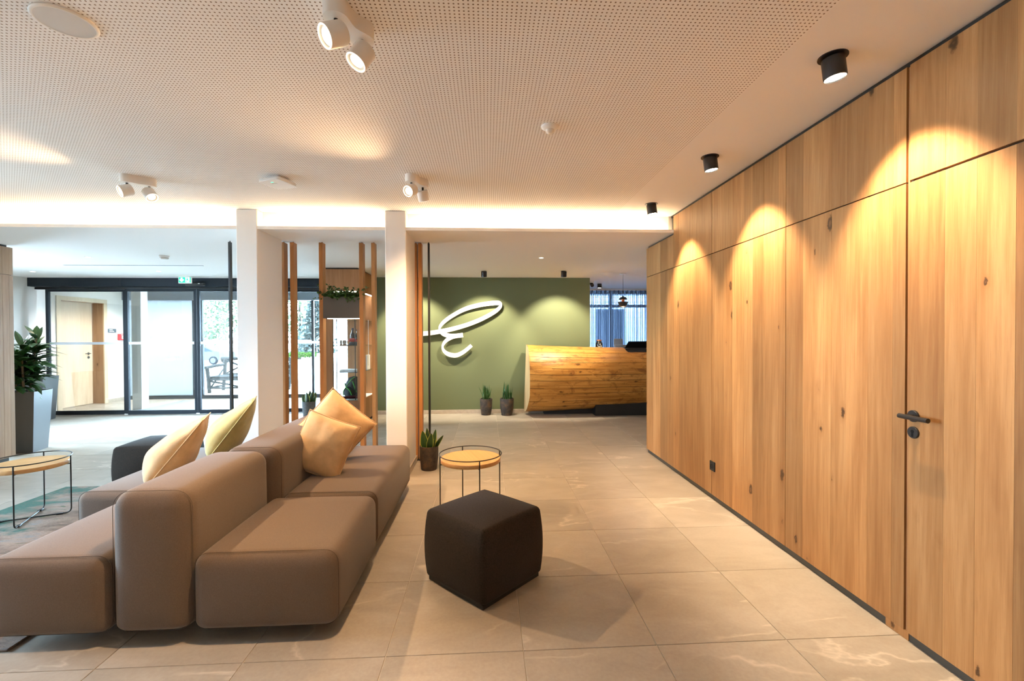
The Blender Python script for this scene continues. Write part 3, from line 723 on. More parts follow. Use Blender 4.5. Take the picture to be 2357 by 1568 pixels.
# ------------------------------------------------------------------ E logo
lg = T('script_letter', 'white raised script letter E mounted on the green wall', 'wall sign', (-.4, 8.03, 1.1))
def Zp(px, py): q = atY(940+px/7.842, 660+py/7.842, 8.02); return Vector((q.x, q.z))
def cat(pts, n=14):
    P = [pts[0]]+pts+[pts[-1]]; out = []
    for i in range(1, len(P)-2):
        for k in range(n):
            t = k/n; p0, p1, p2, p3 = P[i-1], P[i], P[i+1], P[i+2]
            out.append(.5*((2*p1)+(p2-p0)*t+(2*p0-5*p1+4*p2-p3)*t*t+(3*p1-p0-3*p2+p3)*t*t*t))
    out.append(pts[-1]); return out
def ribbon(pts, y0, y1):
    pts = cat([Zp(*p) for p in pts]); m = MB(); vs = []; fs = []
    n = len(pts)
    for i, p in enumerate(pts):
        t = (pts[min(n-1, i+1)]-pts[max(0, i-1)]).normalized(); nn = Vector((-t.y, t.x))
        w = (34+46*abs(t.x)**1.6)/7.842/FPX*8.02/2
        for sgn in (-1, 1):
            for y in (y0, y1): q = p+nn*w*sgn; vs.append((q.x, y+.005*i/n, q.y))
    for i in range(n-1):
        a, b = i*4, i*4+4
        fs += [(a, b, b+2, a+2), (a+1, a+3, b+3, b+1), (a, a+1, b+1, b), (a+2, b+2, b+3, a+3)]
    fs += [(0, 2, 3, 1), (4*(n-1), 4*(n-1)+1, 4*(n-1)+3, 4*(n-1)+2)]
    return m.add(vs, fs)
ribbon([(-40, 856), (172, 851), (300, 846), (420, 834), (560, 812), (720, 782), (900, 737), (1100, 675), (1300, 595), (1480, 502), (1610, 415), (1668, 345), (1650, 305), (1580, 295), (1400, 313), (1200, 352), (1000, 415), (800, 520), (660, 620), (585, 700), (562, 765), (590, 820), (650, 862), (760, 890), (870, 888), (985, 873)], 8.0, 8.03).ob('upper_stroke', LOGO, lg, smooth=40)
ribbon([(900, 884), (800, 905), (700, 960), (640, 1025), (618, 1090), (640, 1155), (705, 1210), (800, 1238), (880, 1235), (970, 1195), (1060, 1130), (1140, 1060)], 8.001, 8.031).ob('lower_stroke', LOGO, lg, smooth=40)
for p in ((700, 785), (1450, 310), (800, 900), (830, 1238), (300, 846)):
    q = Zp(*p); MB().tube([(q.x, 8.03, q.y), (q.x, YG, q.y)], .008, 8).ob('standoff', BLACK, lg)
# ------------------------------------------------------------------ potted plants by green wall
def potmesh(r, hgt, taper=.78, n=28):
    m = MB(); prof = [(0, 0), (r*taper*.95, 0), (r*taper, .01), (r*.97, hgt*.5), (r, hgt*.95), (r*.985, hgt), (r*.86, hgt), (r*.84, hgt*.86), (0, hgt*.86)]
    m.lathe(prof, (0, 0, 0), n); 
    m.v = [(x*(1+.03*noise.noise((x*14, y*14, z*14))), y*(1+.03*noise.noise((x*14+5, y*14, z*14))), z+(.006*noise.noise((x*20, y*20, 2)) if z > hgt*.6 else 0)) for x, y, z in m.v]
    return m
def leafmesh(L, wd, fold=.25, curve=.0, n=8, tip=1.0, edge=0):
    m = MB(); vs = []; cols = [-1, -.82, 0, .82, 1] if edge else [-1, 0, 1]
    for i in range(n+1):
        t = i/n; w = wd*min(1, .55+1.6*t)*max(0.02, (1-t**2.2))**tip if edge else wd*math.sin(math.pi*min(1, t*.93+.06))**.8
        for c in cols: vs.append((c*w, curve*t*t*L - fold*abs(c)*w*-1, t*L*(1-.12*abs(curve)*t)))
    k = len(cols); fs = []; 
    for i in range(n):
        for j in range(k-1):
            m.add([vs[i*k+j], vs[i*k+j+1], vs[(i+1)*k+j+1], vs[(i+1)*k+j]], [(0, 1, 2, 3)], 1 if edge and j in (0, k-2) else 0)
    return m
SPIKE = [leafmesh(L, .0075, .8, c, 6).mesh('leaf', LEAFSPIKE, smooth=60) for L, c in ((.20, .0), (.25, .12), (.29, .05), (.16, .2))]
def spiky(px, py, lab, w, hgt, nl, spread, sd):
    rs = random.Random(sd); p = atZ(px, py, 0); p.y += w/2
    t = T('potted_plant', lab, 'potted plant', p, 'spiky plants in dark pots at the green wall')
    potmesh(w/2, hgt).ob('pot', POT, t, smooth=45, local=True)
    MB().lathe([(0, hgt*.885), (w*.41, hgt*.88)], (0, 0, 0), 20, cap=False).ob('soil', SOIL, t, local=True)
    for i in range(nl):
        a = rs.uniform(0, 6.28); r = w*.36*rs.random()**.6
        o = link('leaf', rs.choice(SPIKE), t, (r*math.cos(a), r*math.sin(a), hgt*.86))
        tl = spread*rs.uniform(.2, 1)*r/(w*.36); o.rotation_euler = (tl*-math.sin(a)*1, tl*math.cos(a), rs.uniform(0, 6.28)); s_ = rs.uniform(.85, 1.2); o.scale = (s_, s_, s_)
spiky(1119, 957.5, 'spiky plant in a dark rough pot, the one farther from the log desk', .215, .285, 52, .55, 1)
spiky(1167.5, 958.5, 'spiky plant in a dark rough pot right next to the log desk', .24, .295, 46, .12, 2)
# ------------------------------------------------------------------ snake plants
def snake(loc, lab, w, hgt, leaves, mat):
    t = T('snake_plant', lab, 'potted plant', loc)
    potmesh(w/2, hgt, .84).ob('pot', mat, t, smooth=45, local=True)
    MB().lathe([(0, hgt*.885), (w*.41, hgt*.88)], (0, 0, 0), 20, cap=False).ob('soil', SOIL, t, local=True)
    for (x, y, L, wd, ax, ay, rz) in leaves:
        o = leafmesh(L, wd*1.3, .35, .08, 10, .7, 1).ob('leaf', [LEAFSNAKE, LEAFEDGE], t, smooth=70, local=True)
        o.location = (x, y, hgt*.86); o.rotation_euler = (R(ax), R(ay), R(rz))
p = atZ(985, 1086.5, 0); p.y += .095
snake(p, 'snake plant in a black rough pot at the foot of the column', .195, .245,
      [(-.035, -.02, .20, .036, 8, -8, 10), (.0, -.045, .185, .034, 10, 14, -20), (-.005, .02, .215, .028, -3, -2, 30), (.03, .02, .20, .026, -5, 8, -15), (.045, 0, .205, .022, 0, 40, -40), (.03, -.03, .12, .02, 12, 16, 20), (-.02, .04, .17, .025, -12, -5, 60)], POT)
p = atY(711, 922, 7.85); 
snake((p.x, 7.85, 0), 'snake plant in a grey pot seen between the wooden slats', .215, .285,
      [(-.05, -.02, .17, .033, 8, -14, 10), (-.01, -.05, .20, .040, 6, -2, -10), (.04, -.02, .21, .036, 4, 7, 0), (.05, .03, .20, .03, -4, 16, 20), (.0, .04, .22, .03, -5, 3, 30), (.07, -.02, .15, .028, 5, 18, -10)], POTGREY)
# ------------------------------------------------------------------ slat screen
YSL = 5.05
slats = [(-2.238, -2.196, 'oak', 'oak slat half hidden behind the column nearest the entrance'),
         (-2.136, -2.095, 'oak', 'oak slat second from the entrance side of the screen'),
         (-1.828, -1.787, 'oak', 'oak slat at the left end of the hanging planter box'),
         (-1.397, -1.355, 'oak', 'oak slat at the right end of the hanging planter box'),
         (-1.265, -1.227, 'oak', 'lone oak slat between the planter box and the column'),
         (-.808, -.769, 'oak', 'oak slat touching the column above the snake plant'),
         (-.755, -.717, 'oak', 'oak slat rising behind the snake plant'),
         (-2.786, -2.765, 'blk', 'black steel bar standing before the glass entrance'),
         (-.650, -.630, 'blk', 'black steel bar standing before the green wall')]
for x0, x1, k, lab in slats:
    d = .09 if k == 'oak' else .042
    t = T('vertical_slat' if k == 'oak' else 'steel_bar', lab, 'slat' if k == 'oak' else 'bar', ((x0+x1)/2, YSL+d/2, 0), 'room divider slats')
    bb(x0, x1, YSL, YSL+d, .022, ZL-.012, b=.0015).ob('beam', OAKSLAT if k == 'oak' else BLACK, t)
    xm_ = (x0+x1)/2
    MB().tube([(xm_, YSL+d/2, ZL-.013), (xm_, YSL+d/2, ZL)], .006, 10).ob('top_pin', BLACK, t)
    bx(x0-.004, x1+.004, YSL+.004, YSL+d-.004, 0, .022).ob('foot', BLACK, t)
# planter box with trailing foliage
pb = T('hanging_planter_box', 'grey planter box with trailing green leaves fixed between two slats', 'planter', (-1.59, YSL+.06, 1.59))
BX0, BX1, BZ0, BZ1 = -1.7865, -1.3975, 1.585, 1.822
MB().box(BX0, BX1, YSL-.001, YSL+.012, BZ0, BZ1).box(BX0, BX1, YSL+.16, YSL+.17, BZ0, BZ1).box(BX0, BX0+.01, YSL+.012, YSL+.16, BZ0, BZ1).box(BX1-.01, BX1, YSL+.012, YSL+.16, BZ0, BZ1).box(BX0+.01, BX1-.01, YSL+.012, YSL+.16, BZ0, BZ0+.01).ob('box', BOXGREY, pb)
bx(BX0+.012, BX1-.012, YSL+.014, YSL+.158, BZ1-.05, BZ1-.025).ob('soil', SOIL, pb)
bx(BX0+.04, BX1, YSL+.02, YSL+.03, BZ0-.006, BZ0-.0005).ob('led_strip', LEDWHITE, pb)
rs = random.Random(4); fm = MB(); st_m = MB()
for i in range(95):
    x = rs.uniform(BX0+.02, BX1-.02); y = YSL+rs.uniform(.01, .1); pth = [Vector((x, y, BZ1-.03))]
    dirx = rs.uniform(-1, 1)*.8+(-.6 if x < BX0+.1 else 0); L = rs.uniform(.10, .24)
    for k in range(1, 6):
        u = k/5; pth.append(Vector((x+dirx*L*u*.7, y-.05*u*u*rs.uniform(.3, 1.2), BZ1-.03+L*(.9*u-.75*u*u*rs.uniform(.3, 1.4)))))
    st_m.tube(pth, .0016, 4)
    for k in range(1, 6):
        for s in (-1, 1):
            a = rs.uniform(0, 6.28); c = pth[k]; L2 = rs.uniform(.024, .042); d1 = Vector((math.cos(a), -.5*abs(math.sin(a))-.2, rs.uniform(-.4, .8))).normalized(); w2 = d1.orthogonal().normalized()*L2*.36
            fm.add([c, c+d1*L2*.5+w2, c+d1*L2, c+d1*L2*.5-w2], [(0, 1, 2, 3)])
f_ = fm.ob('foliage', LEAFBOX, pb); f_['kind'] = 'stuff'; st_m.ob('stems', LEAFBOX, pb)['kind'] = 'stuff'
# ------------------------------------------------------------------ display cabinet
CX0, CX1, CY0, CY1 = -2.465, -1.925, 6.97, 7.88
ca = T('display_cabinet', 'tall oak display cabinet with glass sides behind the slats', 'cabinet', (-2.16, 7.4, 0))
OZ0, OZ1 = atY(800, 923, CY0).z, atY(800, 670, CY0).z
bx(CX0+.03, CX1-.03, CY0+.03, CY1-.03, 0, .05).ob('plinth', BLACKPLASTIC, ca)
bb(CX0, CX1, CY0, CY1, .05, OZ0, b=.002).ob('base', OAKCAB, ca)
bb(CX0, CX1, CY0, CY1, OZ1, ZL-.022, b=.002).ob('head', OAKCAB, ca)
bx(CX0+.03, CX1-.03, CY0+.03, CY1-.03, ZL-.022, ZL).ob('shadow_gap', BLACKPLASTIC, ca)
bb(CX0, CX0+.135, CY0, CY0+.05, OZ0, OZ1, b=.001).ob('post', OAKCAB, ca)
bb(CX1-.04, CX1, CY0, CY0+.05, OZ0, OZ1, b=.001).ob('post', OAKCAB, ca)
bb(CX0+.09, CX1, CY1-.03, CY1, OZ0, OZ1, b=.001).ob('back_panel', OAKCAB, ca)
bx(CX0+.135, CX1-.04, CY0+.02, CY0+.026, OZ0, OZ1).ob('glass_door', GLASS, ca)
MB().tube([(CX1-.012, CY0+.55, OZ0+.5), (CX1-.012, CY0+.55, OZ1-.42)], .005, 8).ob('glass_edge_glint', WHITEPLASTIC, ca)  # white tube in place of light reflecting off the side glass edge
for px in (775, 817.5):
    x = atY(px, 800, CY0+.06).x; MB().tube([(x, CY0+.06, OZ0), (x, CY0+.06, OZ1)], .0065, 10).ob('shelf_rod', BLACK, ca)
SZ = [atY(800, 795.5, CY0+.06).z, atY(800, 857, CY0+.06).z, atY(800, 737, CY0+.06).z]
for z in SZ: bx(CX0+.11, CX1-.012, CY0+.05, CY1-.04, z-.008, z).ob('glass_shelf', SHELFGLASS, ca)
bx(CX0+.15, CX1-.05, CY0+.03, CY0+.045, OZ1-.012, OZ1-.0005).ob('led_strip', LEDWHITE, ca)
bx(CX1-.03, CX1-.015, CY0+.08, CY1-.05, OZ1-.010, OZ1-.0005).ob('led_strip', LEDWHITE, ca)
bx(CX0+.01, CX1-.01, CY0+.03, CY1-.03, OZ0, OZ0+.004).ob('floor_board', PAPER, ca)
def inC(px, d=.2): return atY(px, 800, CY0+d).x
def bottle(px, d, lab, hgt=.27):
    x = inC(px, d); t = T('wine_bottle', lab, 'bottle', (x, CY0+d, SZ[0]), 'bottles in the display cabinet')
    MB().lathe([(0, 0), (.036, 0), (.037, .01), (.037, hgt*.55), (.030, hgt*.66), (.015, hgt*.76), (.0135, hgt*.97), (.015, hgt)], (0, 0, 0), 20).ob('glass_body', BOTTLE, t, smooth=50, local=True)
    MB().lathe([(.0158, hgt*.86), (.0158, hgt*1.003), (0, hgt*1.003)], (0, 0, 0), 16).ob('foil', NAVY, t, smooth=40, local=True)
bottle(812, .30, 'dark wine bottle in the cabinet, the one nearer the window'); bottle(823, .22, 'dark wine bottle in the cabinet, partly behind the black rod', .25)
def cap(px, d, z, mat, lab, s=1.0):
    x = inC(px, d); t = T('folded_cap', lab, 'cap', (x, CY0+d, z))
    m = MB(); m.lathe([(.085*s, 0), (.09*s, .02*s), (.08*s, .05*s), (.05*s, .075*s), (0, .08*s)], (0, 0, 0), 20); m.ob('crown', mat, t, smooth=60, local=True)
    MB().lathe([(0, .002), (.055*s, .0), (.058*s, .006), (0, .012)], (-.07*s, -.035*s, .003), 16).ob('visor', mat, t, smooth=60, local=True)
cap(812, .12, SZ[0]+.056, REDMAT, 'red cap lying on top of the navy cap in the cabinet', .7); cap(814, .12, SZ[0], NAVY, 'navy cap lying under the red cap in the cabinet', .78)
for px, lab in ((785, 'small picture card in the cabinet, the narrower one'), (793, 'small picture card in the cabinet beside the red cap')):
    x = inC(px, .12); t = T('picture_card', lab, 'card', (x, CY0+.12, SZ[0]))
    w = .016 if px < 790 else .028
    bx(-w, w, .0, .004, .012, .085).ob('card', simple('card_beige', (.62, .50, .42), .7) if px < 790 else MATS['card_beige'], t, local=True)
    bb(-w*1.1, w*1.1, -.012, .018, 0, .016, b=.004).ob('wooden_foot', OAKSLAT, t, local=True)
x = inC(803, .15); t = T('paper_stack', 'stack of loose papers on the lower glass shelf of the cabinet', 'papers', (x, CY0+.2, SZ[1]))
for i in range(6):
    m = bb(-.13, .13, -.09, .09, i*.006, i*.006+.0055, b=.0005); o = m.ob('sheet', PAPER, t, local=True); o.rotation_euler = (0, 0, random.uniform(-.3, .3))
x = inC(812, .3); t = T('hiking_backpack', 'dark backpack with bright green straps on the cabinet floor', 'backpack', (x, CY0+.33, OZ0+.004), rotz=-.3)
def blob(cx, cy, cz, rx, ry, rz, n=14, sd=0, amp=.12):
    m = MB(); vs = []; fs = []
    for i in range(n+1):
        th = math.pi*i/n
        for j in range(2*n):
            ph = math.pi*j/n; d = Vector((math.sin(th)*math.cos(ph), math.sin(th)*math.sin(ph), math.cos(th)))
            k = 1+amp*noise.noise(d*2.2+Vector((sd, 0, 0))); vs.append((cx+rx*d.x*k, cy+ry*d.y*k, cz+rz*d.z*k))
    for i in range(n):
        for j in range(2*n): a = i*2*n+j; b = i*2*n+(j+1) % (2*n); fs.append((a, b, b+2*n, a+2*n))
    return m.add(vs, fs)
blob(0, 0, .17, .13, .10, .17, sd=1).ob('main_bag', DARKBLUE, t, smooth=80, local=True)
blob(-.03, -.09, .10, .09, .05, .085, sd=5).ob('front_pocket', DARKBLUE, t, smooth=80, local=True)
for k, pts in enumerate(([(-.12, -.09, .05), (-.10, -.135, .12), (-.03, -.13, .20), (.02, -.10, .30), (.06, -.04, .34)], [(.04, -.12, .06), (.02, -.14, .14), (-.05, -.14, .18), (-.09, -.1, .24)], [(.10, -.08, .10), (.08, -.11, .2), (.05, -.1, .27)])):
    MB().tube(smoothpath(pts, .05), .008, 6).ob('strap', LIME, t, smooth=60, local=True)
xa, xb = inC(772, .12), inC(822, .12)
t = T('rolled_cloth', 'dark red rolled cloth lying along the cabinet floor', 'cloth', ((xa+xb)/2, CY0+.12, OZ0+.004))
MB().tube([((xa-xb)/2, -.02, .022), (-.05, 0, .03), (.03, .01, .032), ((xb-xa)/2-.01, .03, .034)], .02, 12, rs=[.016, .022, .024, .026]).ob('roll', BORDEAUX, t, smooth=60, local=True)
x = inC(853, .6); t = T('white_folder', 'white folder standing at the side of the cabinet', 'folder', (CX1-.05, CY0+.62, SZ[1]))
bb(-.02, .02, -.1, .1, 0, .24, b=.002).ob('cover', PAPER, t, local=True)
# ------------------------------------------------------------------ left wood cabinet and planters
lb = T('oak_wardrobe', 'oak clad cabinet block at the left picture edge', 'cabinet', (-5.75, 4.98, 0))
LF = -5.35
lys = [5.425, 5.38, 5.31, 5.21, 5.10, 4.98, 4.86, 4.74, 4.62]
zs_ = atX(20, 633, LF).z
for a, b in zip(lys[:-1], lys[1:]):
    for z0, z1 in ((.045, zs_-.003), (zs_+.003, ZL-.025)):
        MB().bbox(LF-.022, LF-random.uniform(0, .001), b+.0004, a-.0004, z0, z1, b=.0003).ob('plank', OAKPALE, lb)
bx(-6.15, LF-.022, 4.62, 5.425, .045, ZL-.025).ob('carcass', OAKPALE, lb)
bx(-6.1, LF-.04, 4.66, 5.39, 0, .045).ob('plinth', PLINTH, lb)
bx(-6.1, LF-.03, 4.66, 5.39, ZL-.025, ZL-.002).ob('shadow_gap', BLACKPLASTIC, lb)
def planter(loc, rz, lab, tw, bw, hgt):
    t = T('tall_planter', lab, 'planter', loc, 'tapered grey planters', rz)
    m = MB(); a, b = bw/2, tw/2; i = b-.012; z2 = hgt-.03
    V = [(-a, -a, 0), (a, -a, 0), (a, a, 0), (-a, a, 0), (-b, -b, hgt), (b, -b, hgt), (b, b, hgt), (-b, b, hgt), (-i, -i, hgt), (i, -i, hgt), (i, i, hgt), (-i, i, hgt), (-i, -i, z2), (i, -i, z2), (i, i, z2), (-i, i, z2)]
    F = [(3, 2, 1, 0)]+[(k, (k+1) % 4, 4+(k+1) % 4, 4+k) for k in range(4)]+[(4+k, 4+(k+1) % 4, 8+(k+1) % 4, 8+k) for k in range(4)]+[(8+k, 8+(k+1) % 4, 12+(k+1) % 4, 12+k) for k in range(4)]+[(12, 13, 14, 15)]
    m.add(V, F).ob('tub', PLANTERGREY, t, local=True)
    MB().add([(-i, -i, z2+.004), (i, -i, z2+.004), (i, i, z2+.004), (-i, i, z2+.004)], [(0, 1, 2, 3)]).ob('soil', SOIL, t, local=True)
    return t
pl = planter((-5.635, 5.83, 0), R(16), 'tall tapered grey planter holding the leafy green plant', .36, .285, .735)
planter((-7.50, 7.98, 0), R(10), 'tall tapered grey planter standing at the back by the glass front', .36, .285, .735)
LEAVES = [leafmesh(L, w, .3, c, 7).mesh('leaf', LEAF, smooth=60) for L, w, c in ((.21, .034, .35), (.24, .042, .6), (.17, .034, .2), (.23, .036, .9))]
rs = random.Random(11)
stm = []
for k in range(5):
    a = k*1.26; x, y = .05*math.cos(a), .05*math.sin(a); Hs = (.70, .62, .52, .42, .58)[k]
    pth = [Vector((x, y, .70)), Vector((x*1.8, y*1.8, .70+Hs*.5)), Vector((x*2.4, y*2.4, .70+Hs))]
    MB().tube(pth, .011, 8, rs=[.014, .011, .006]).ob('stem', STEM, pl, smooth=60, local=True); stm.append(pth)
for i in range(285):
    k = rs.randrange(5); u = rs.uniform(.16, 1.0); p0, p1, p2 = stm[k]
    c = p0*(1-u)**2+p1*2*u*(1-u)+p2*u*u
    o = link('leaf', rs.choice(LEAVES), pl, c); az = rs.uniform(0, 6.28); el = rs.uniform(R(10), R(62)) if u < .9 else rs.uniform(R(30), R(85))
    d = Vector((math.cos(az)*math.cos(el), math.sin(az)*math.cos(el), math.sin(el)))
    o.rotation_mode = 'QUATERNION'
    zax = d; yax = Vector((0, 0, -1)); yax = (yax-zax*yax.dot(zax)).normalized(); xax = yax.cross(zax)
    o.rotation_quaternion = Matrix((xax, yax, zax)).transposed().to_quaternion(); s = rs.uniform(.7, 1.12); o.scale = (s, s, s)
# ------------------------------------------------------------------ sofa
def rbox(x0, x1, y0, y1, z0, z1, r, rb=None, bulge=.012, n=7):
    """rounded, slightly bulging upholstery block"""
    rb = rb or r; m = MB(); L = [x1-x0, y1-y0, z1-z0]; lo = [x0, y0, z0]
    def samples(a, b, ra, rbb):
        k = [0, .12, .3, .5, .7, .88, 1]
        s = [a+ra*t for t in (0, .25, .5, .75, 1)]; mid = [a+ra+(b-rbb-a-ra)*t for t in [i/n for i in range(1, n)]]
        return s+mid+[b-rbb+rbb*t for t in (0, .25, .5, .75, 1)]
    sx, sy, sz = samples(x0, x1, r, r), samples(y0, y1, r, r), samples(z0, z1, rb, r)
    idx = {}; vs = []
    def V(i, j, k):
        key = (i, j, k)
        if key in idx: return idx[key]
        p = Vector((sx[i], sy[j], sz[k])); rz = rb if p.z < (z0+z1)/2 else r
        rr = min(r, rz)
        c = Vector((min(max(p.x, x0+r), x1-r), min(max(p.y, y0+r), y1-r), min(max(p.z, z0+rb), z1-r)))
        d = p-c
        e = Vector((d.x/r, d.y/r, d.z/rz)); ln = max(abs(e.x), abs(e.y), abs(e.z))
        if e.length > 1e-9:
            e = e.normalized()*ln; q = c+Vector((e.x*r, e.y*r, e.z*rz))
        else: q = p
        u = [(q[a]-lo[a])/L[a]*2-1 for a in range(3)]
        for a in range(3):
            o1, o2 = [b for b in range(3) if b != a]
            if a == 2 and u[2] < 0: continue
            q[a] += bulge*u[a]*max(0, 1-u[o1]**2)*max(0, 1-u[o2]**2)
        idx[key] = len(vs); vs.append(q); return idx[key]
    fs = []; nx, ny, nz = len(sx)-1, len(sy)-1, len(sz)-1
    for i in range(nx):
        for j in range(ny): fs += [(V(i, j, 0), V(i, j+1, 0), V(i+1, j+1, 0), V(i+1, j, 0)), (V(i, j, nz), V(i+1, j, nz), V(i+1, j+1, nz), V(i, j+1, nz))]
        for k in range(nz): fs += [(V(i, 0, k), V(i+1, 0, k), V(i+1, 0, k+1), V(i, 0, k+1)), (V(i, ny, k), V(i, ny, k+1), V(i+1, ny, k+1), V(i+1, ny, k))]
    for j in range(ny):
        for k in range(nz): fs += [(V(0, j, k), V(0, j, k+1), V(0, j+1, k+1), V(0, j+1, k)), (V(nx, j, k), V(nx, j+1, k), V(nx, j+1, k+1), V(nx, j, k+1))]
    return m.add(vs, fs)
sf = T('modular_sofa', 'taupe brown modular sofa with seats on both sides of a low backrest', 'sofa', (-1.5, 3.1, 0))
SZ0, SEATZ, BACKZ = .058, .405, .695
def seam_loop(x0, x1, z0, z1, y, r):
    pts = []
    for cx, cz, a0 in ((x1-r, z1-r, 0), (x0+r, z1-r, 90), (x0+r, z0+r, 180), (x1-r, z0+r, 270)):
        for k in range(7): a = R(a0+15*k); pts.append((cx+(r+.001)*math.cos(a), y, cz+(r+.001)*math.sin(a)))
    return MB().tube(pts, .0013, 6, closed=True)
def block(nm, x0, x1, y0, y1, z1, r, lab=None):
    o = rbox(x0, x1, y0, y1, SZ0, z1, r, .045).ob(nm, SOFA, sf, smooth=80)
    seam_loop(x0+.001, x1-.001, SZ0+.001, z1-.001, y0+.035, r).ob('seam', SEAM, o, smooth=80)
    return o
block('backrest', -1.684, -1.338, 2.085, 2.862, BACKZ, .075)
block('backrest', -1.640, -1.290, 2.866, 4.20, BACKZ, .075)
block('seat', -1.332, -.690, 2.085, 2.862, SEATZ, .06)
block('seat', -1.284, -.700, 2.866, 4.16, SEATZ, .06)
block('seat', -2.235, -1.690, 2.085, 2.862, SEATZ, .06)
block('seat', -2.60, -1.646, 2.98, 4.20, SEATZ, .06)
for x, y in ((-1.2, 2.42), (-.9, 2.42), (-.9, 2.75), (-.9, 3.0), (-.9, 4.0), (-1.5, 2.42), (-2.05, 2.75), (-2.4, 3.2), (-2.4, 4.0), (-1.75, 4.0), (-1.75, 2.42)):
    MB().lathe([(0, 0), (.022, 0), (.022, .075), (0, .075)], (x, y, .014 if x < -2.15 else 0), 14).ob('foot', BLACKPLASTIC, sf)
# ------------------------------------------------------------------ cushions
def pillow(loc, ex, ey, w, h, th, mat, name_label, sd, pinch=.06, sag=0.0):
    ex = Vector(ex).normalized(); ey = Vector(ey); ey = (ey-ex*ey.dot(ex)).normalized(); ez = ex.cross(ey)
    t = T('cushion', name_label, 'cushion', loc, 'cushions on the sofa'); n = 26; vs = []; fs = []
    def edge(u, v):
        x = u*w/2*(1-pinch*(1-v*v)*0.9); y = v*h/2*(1-pinch*(1-u*u)*.9); return x, y
    for sgn in (1, -1):
        for i in range(n+1):
            for j in range(n+1):
                u, v = 2*i/n-1, 2*j/n-1; x, y = edge(u, v)
                z = th/2*(max(0, 1-u**2)**.5)*(max(0, 1-v**2)**.5)*1.08
                rad = math.hypot(u, v); an = math.atan2(v, u)
                z *= 1-sag*v
                z *= 1+.16*noise.noise((u*1.7+sd, v*1.7, sgn))
                z += .006*math.sin(an*11+sd)*max(0, rad-.45)*max(0, (1-u*u)*(1-v*v))*2
                p = ex*x+ey*y+ez*(sgn*z); vs.append(p)
    N = (n+1)**2
    for s in (0, 1):
        for i in range(n):
            for j in range(n):
                a = s*N+i*(n+1)+j; q = (a, a+n+1, a+n+2, a+1); fs.append(q if s == 0 else q[::-1])
    o = MB().add(vs, fs).ob('cover', mat, t, smooth=85, local=True)
    import bmesh
    bm = bmesh.new(); bm.from_mesh(o.data); bmesh.ops.remove_doubles(bm, verts=bm.verts, dist=.0004); bm.to_mesh(o.data); bm.free()
    pts = []
    for s, rng in (('b', range(n)), ('r', range(n)), ('t', range(n)), ('l', range(n))):
        for i in rng:
            q = 2*i/n-1; u, v = {'b': (q, -1), 'r': (1, q), 't': (-q, 1), 'l': (-1, -q)}[s]; x, y = edge(u, v); pts.append(ex*x*1.006+ey*y*1.006)
    MB().tube(pts, .0042, 6, closed=True).ob('piping', mat, t, smooth=80, local=True)
    return t
pillow((-2.10, 3.21, .630), (-.42, .90, -.03), (.60, .12, .79), .44, .50, .22, PILLOW_O, 'apricot cushion leaning on the near backrest, left side of the sofa', 1, .05, .5)
pillow((-2.10, 3.865, .650), (-.40, .91, -.03), (.58, .12, .80), .46, .53, .23, PILLOW_G, 'olive green cushion standing behind the apricot one', 2, .05, .5)
pillow((-1.175, 3.30, .605), (.90, -.12, -.30), (.10, .30, .93), .40, .41, .17, PILLOW_O, 'square apricot cushion lying in front on the right seat', 3, .05)
pillow((-1.20, 3.62, .665), (.70, .05, -.62), (.50, .32, .80), .45, .45, .17, PILLOW_O, 'apricot cushion with one corner up behind the front one', 4)
# ------------------------------------------------------------------ poufs
def pouf(loc, rz, lab, s, hgt):
    t = T('pouf', lab, 'pouf', loc, 'dark wool poufs', rz)
    m = rbox(-s/2, s/2, -s/2, s/2, .022, hgt, .026, .022, .026, 8)
    zc_ = hgt*.5; m.v = [(x*(1+.055*(1-((z-zc_)/zc_)**2)-.02), y*(1+.055*(1-((z-zc_)/zc_)**2)-.02), z) for x, y, z in m.v]
    m.ob('cushion_body', POUF, t, smooth=80, local=True)
    bb(-s/2+.015, s/2-.015, -s/2+.015, s/2-.015, 0, .024, b=.002).ob('base', BLACKPLASTIC, t, local=True)
    q = s/2-.022
    MB().tube([(-q, -q, hgt-.003), (q, -q, hgt-.003), (q, q, hgt-.003), (-q, q, hgt-.003)], .0022, 6, closed=True).ob('top_seam', POUF, t, local=True)
pouf((-.022, 2.585, 0), R(44.5), 'dark brown wool pouf standing free on the tiles beside the round table', .475, .405)
pouf((-3.07, 4.42, 0), R(4), 'dark brown wool pouf behind the cushions on the far side of the sofa', .50, .415)
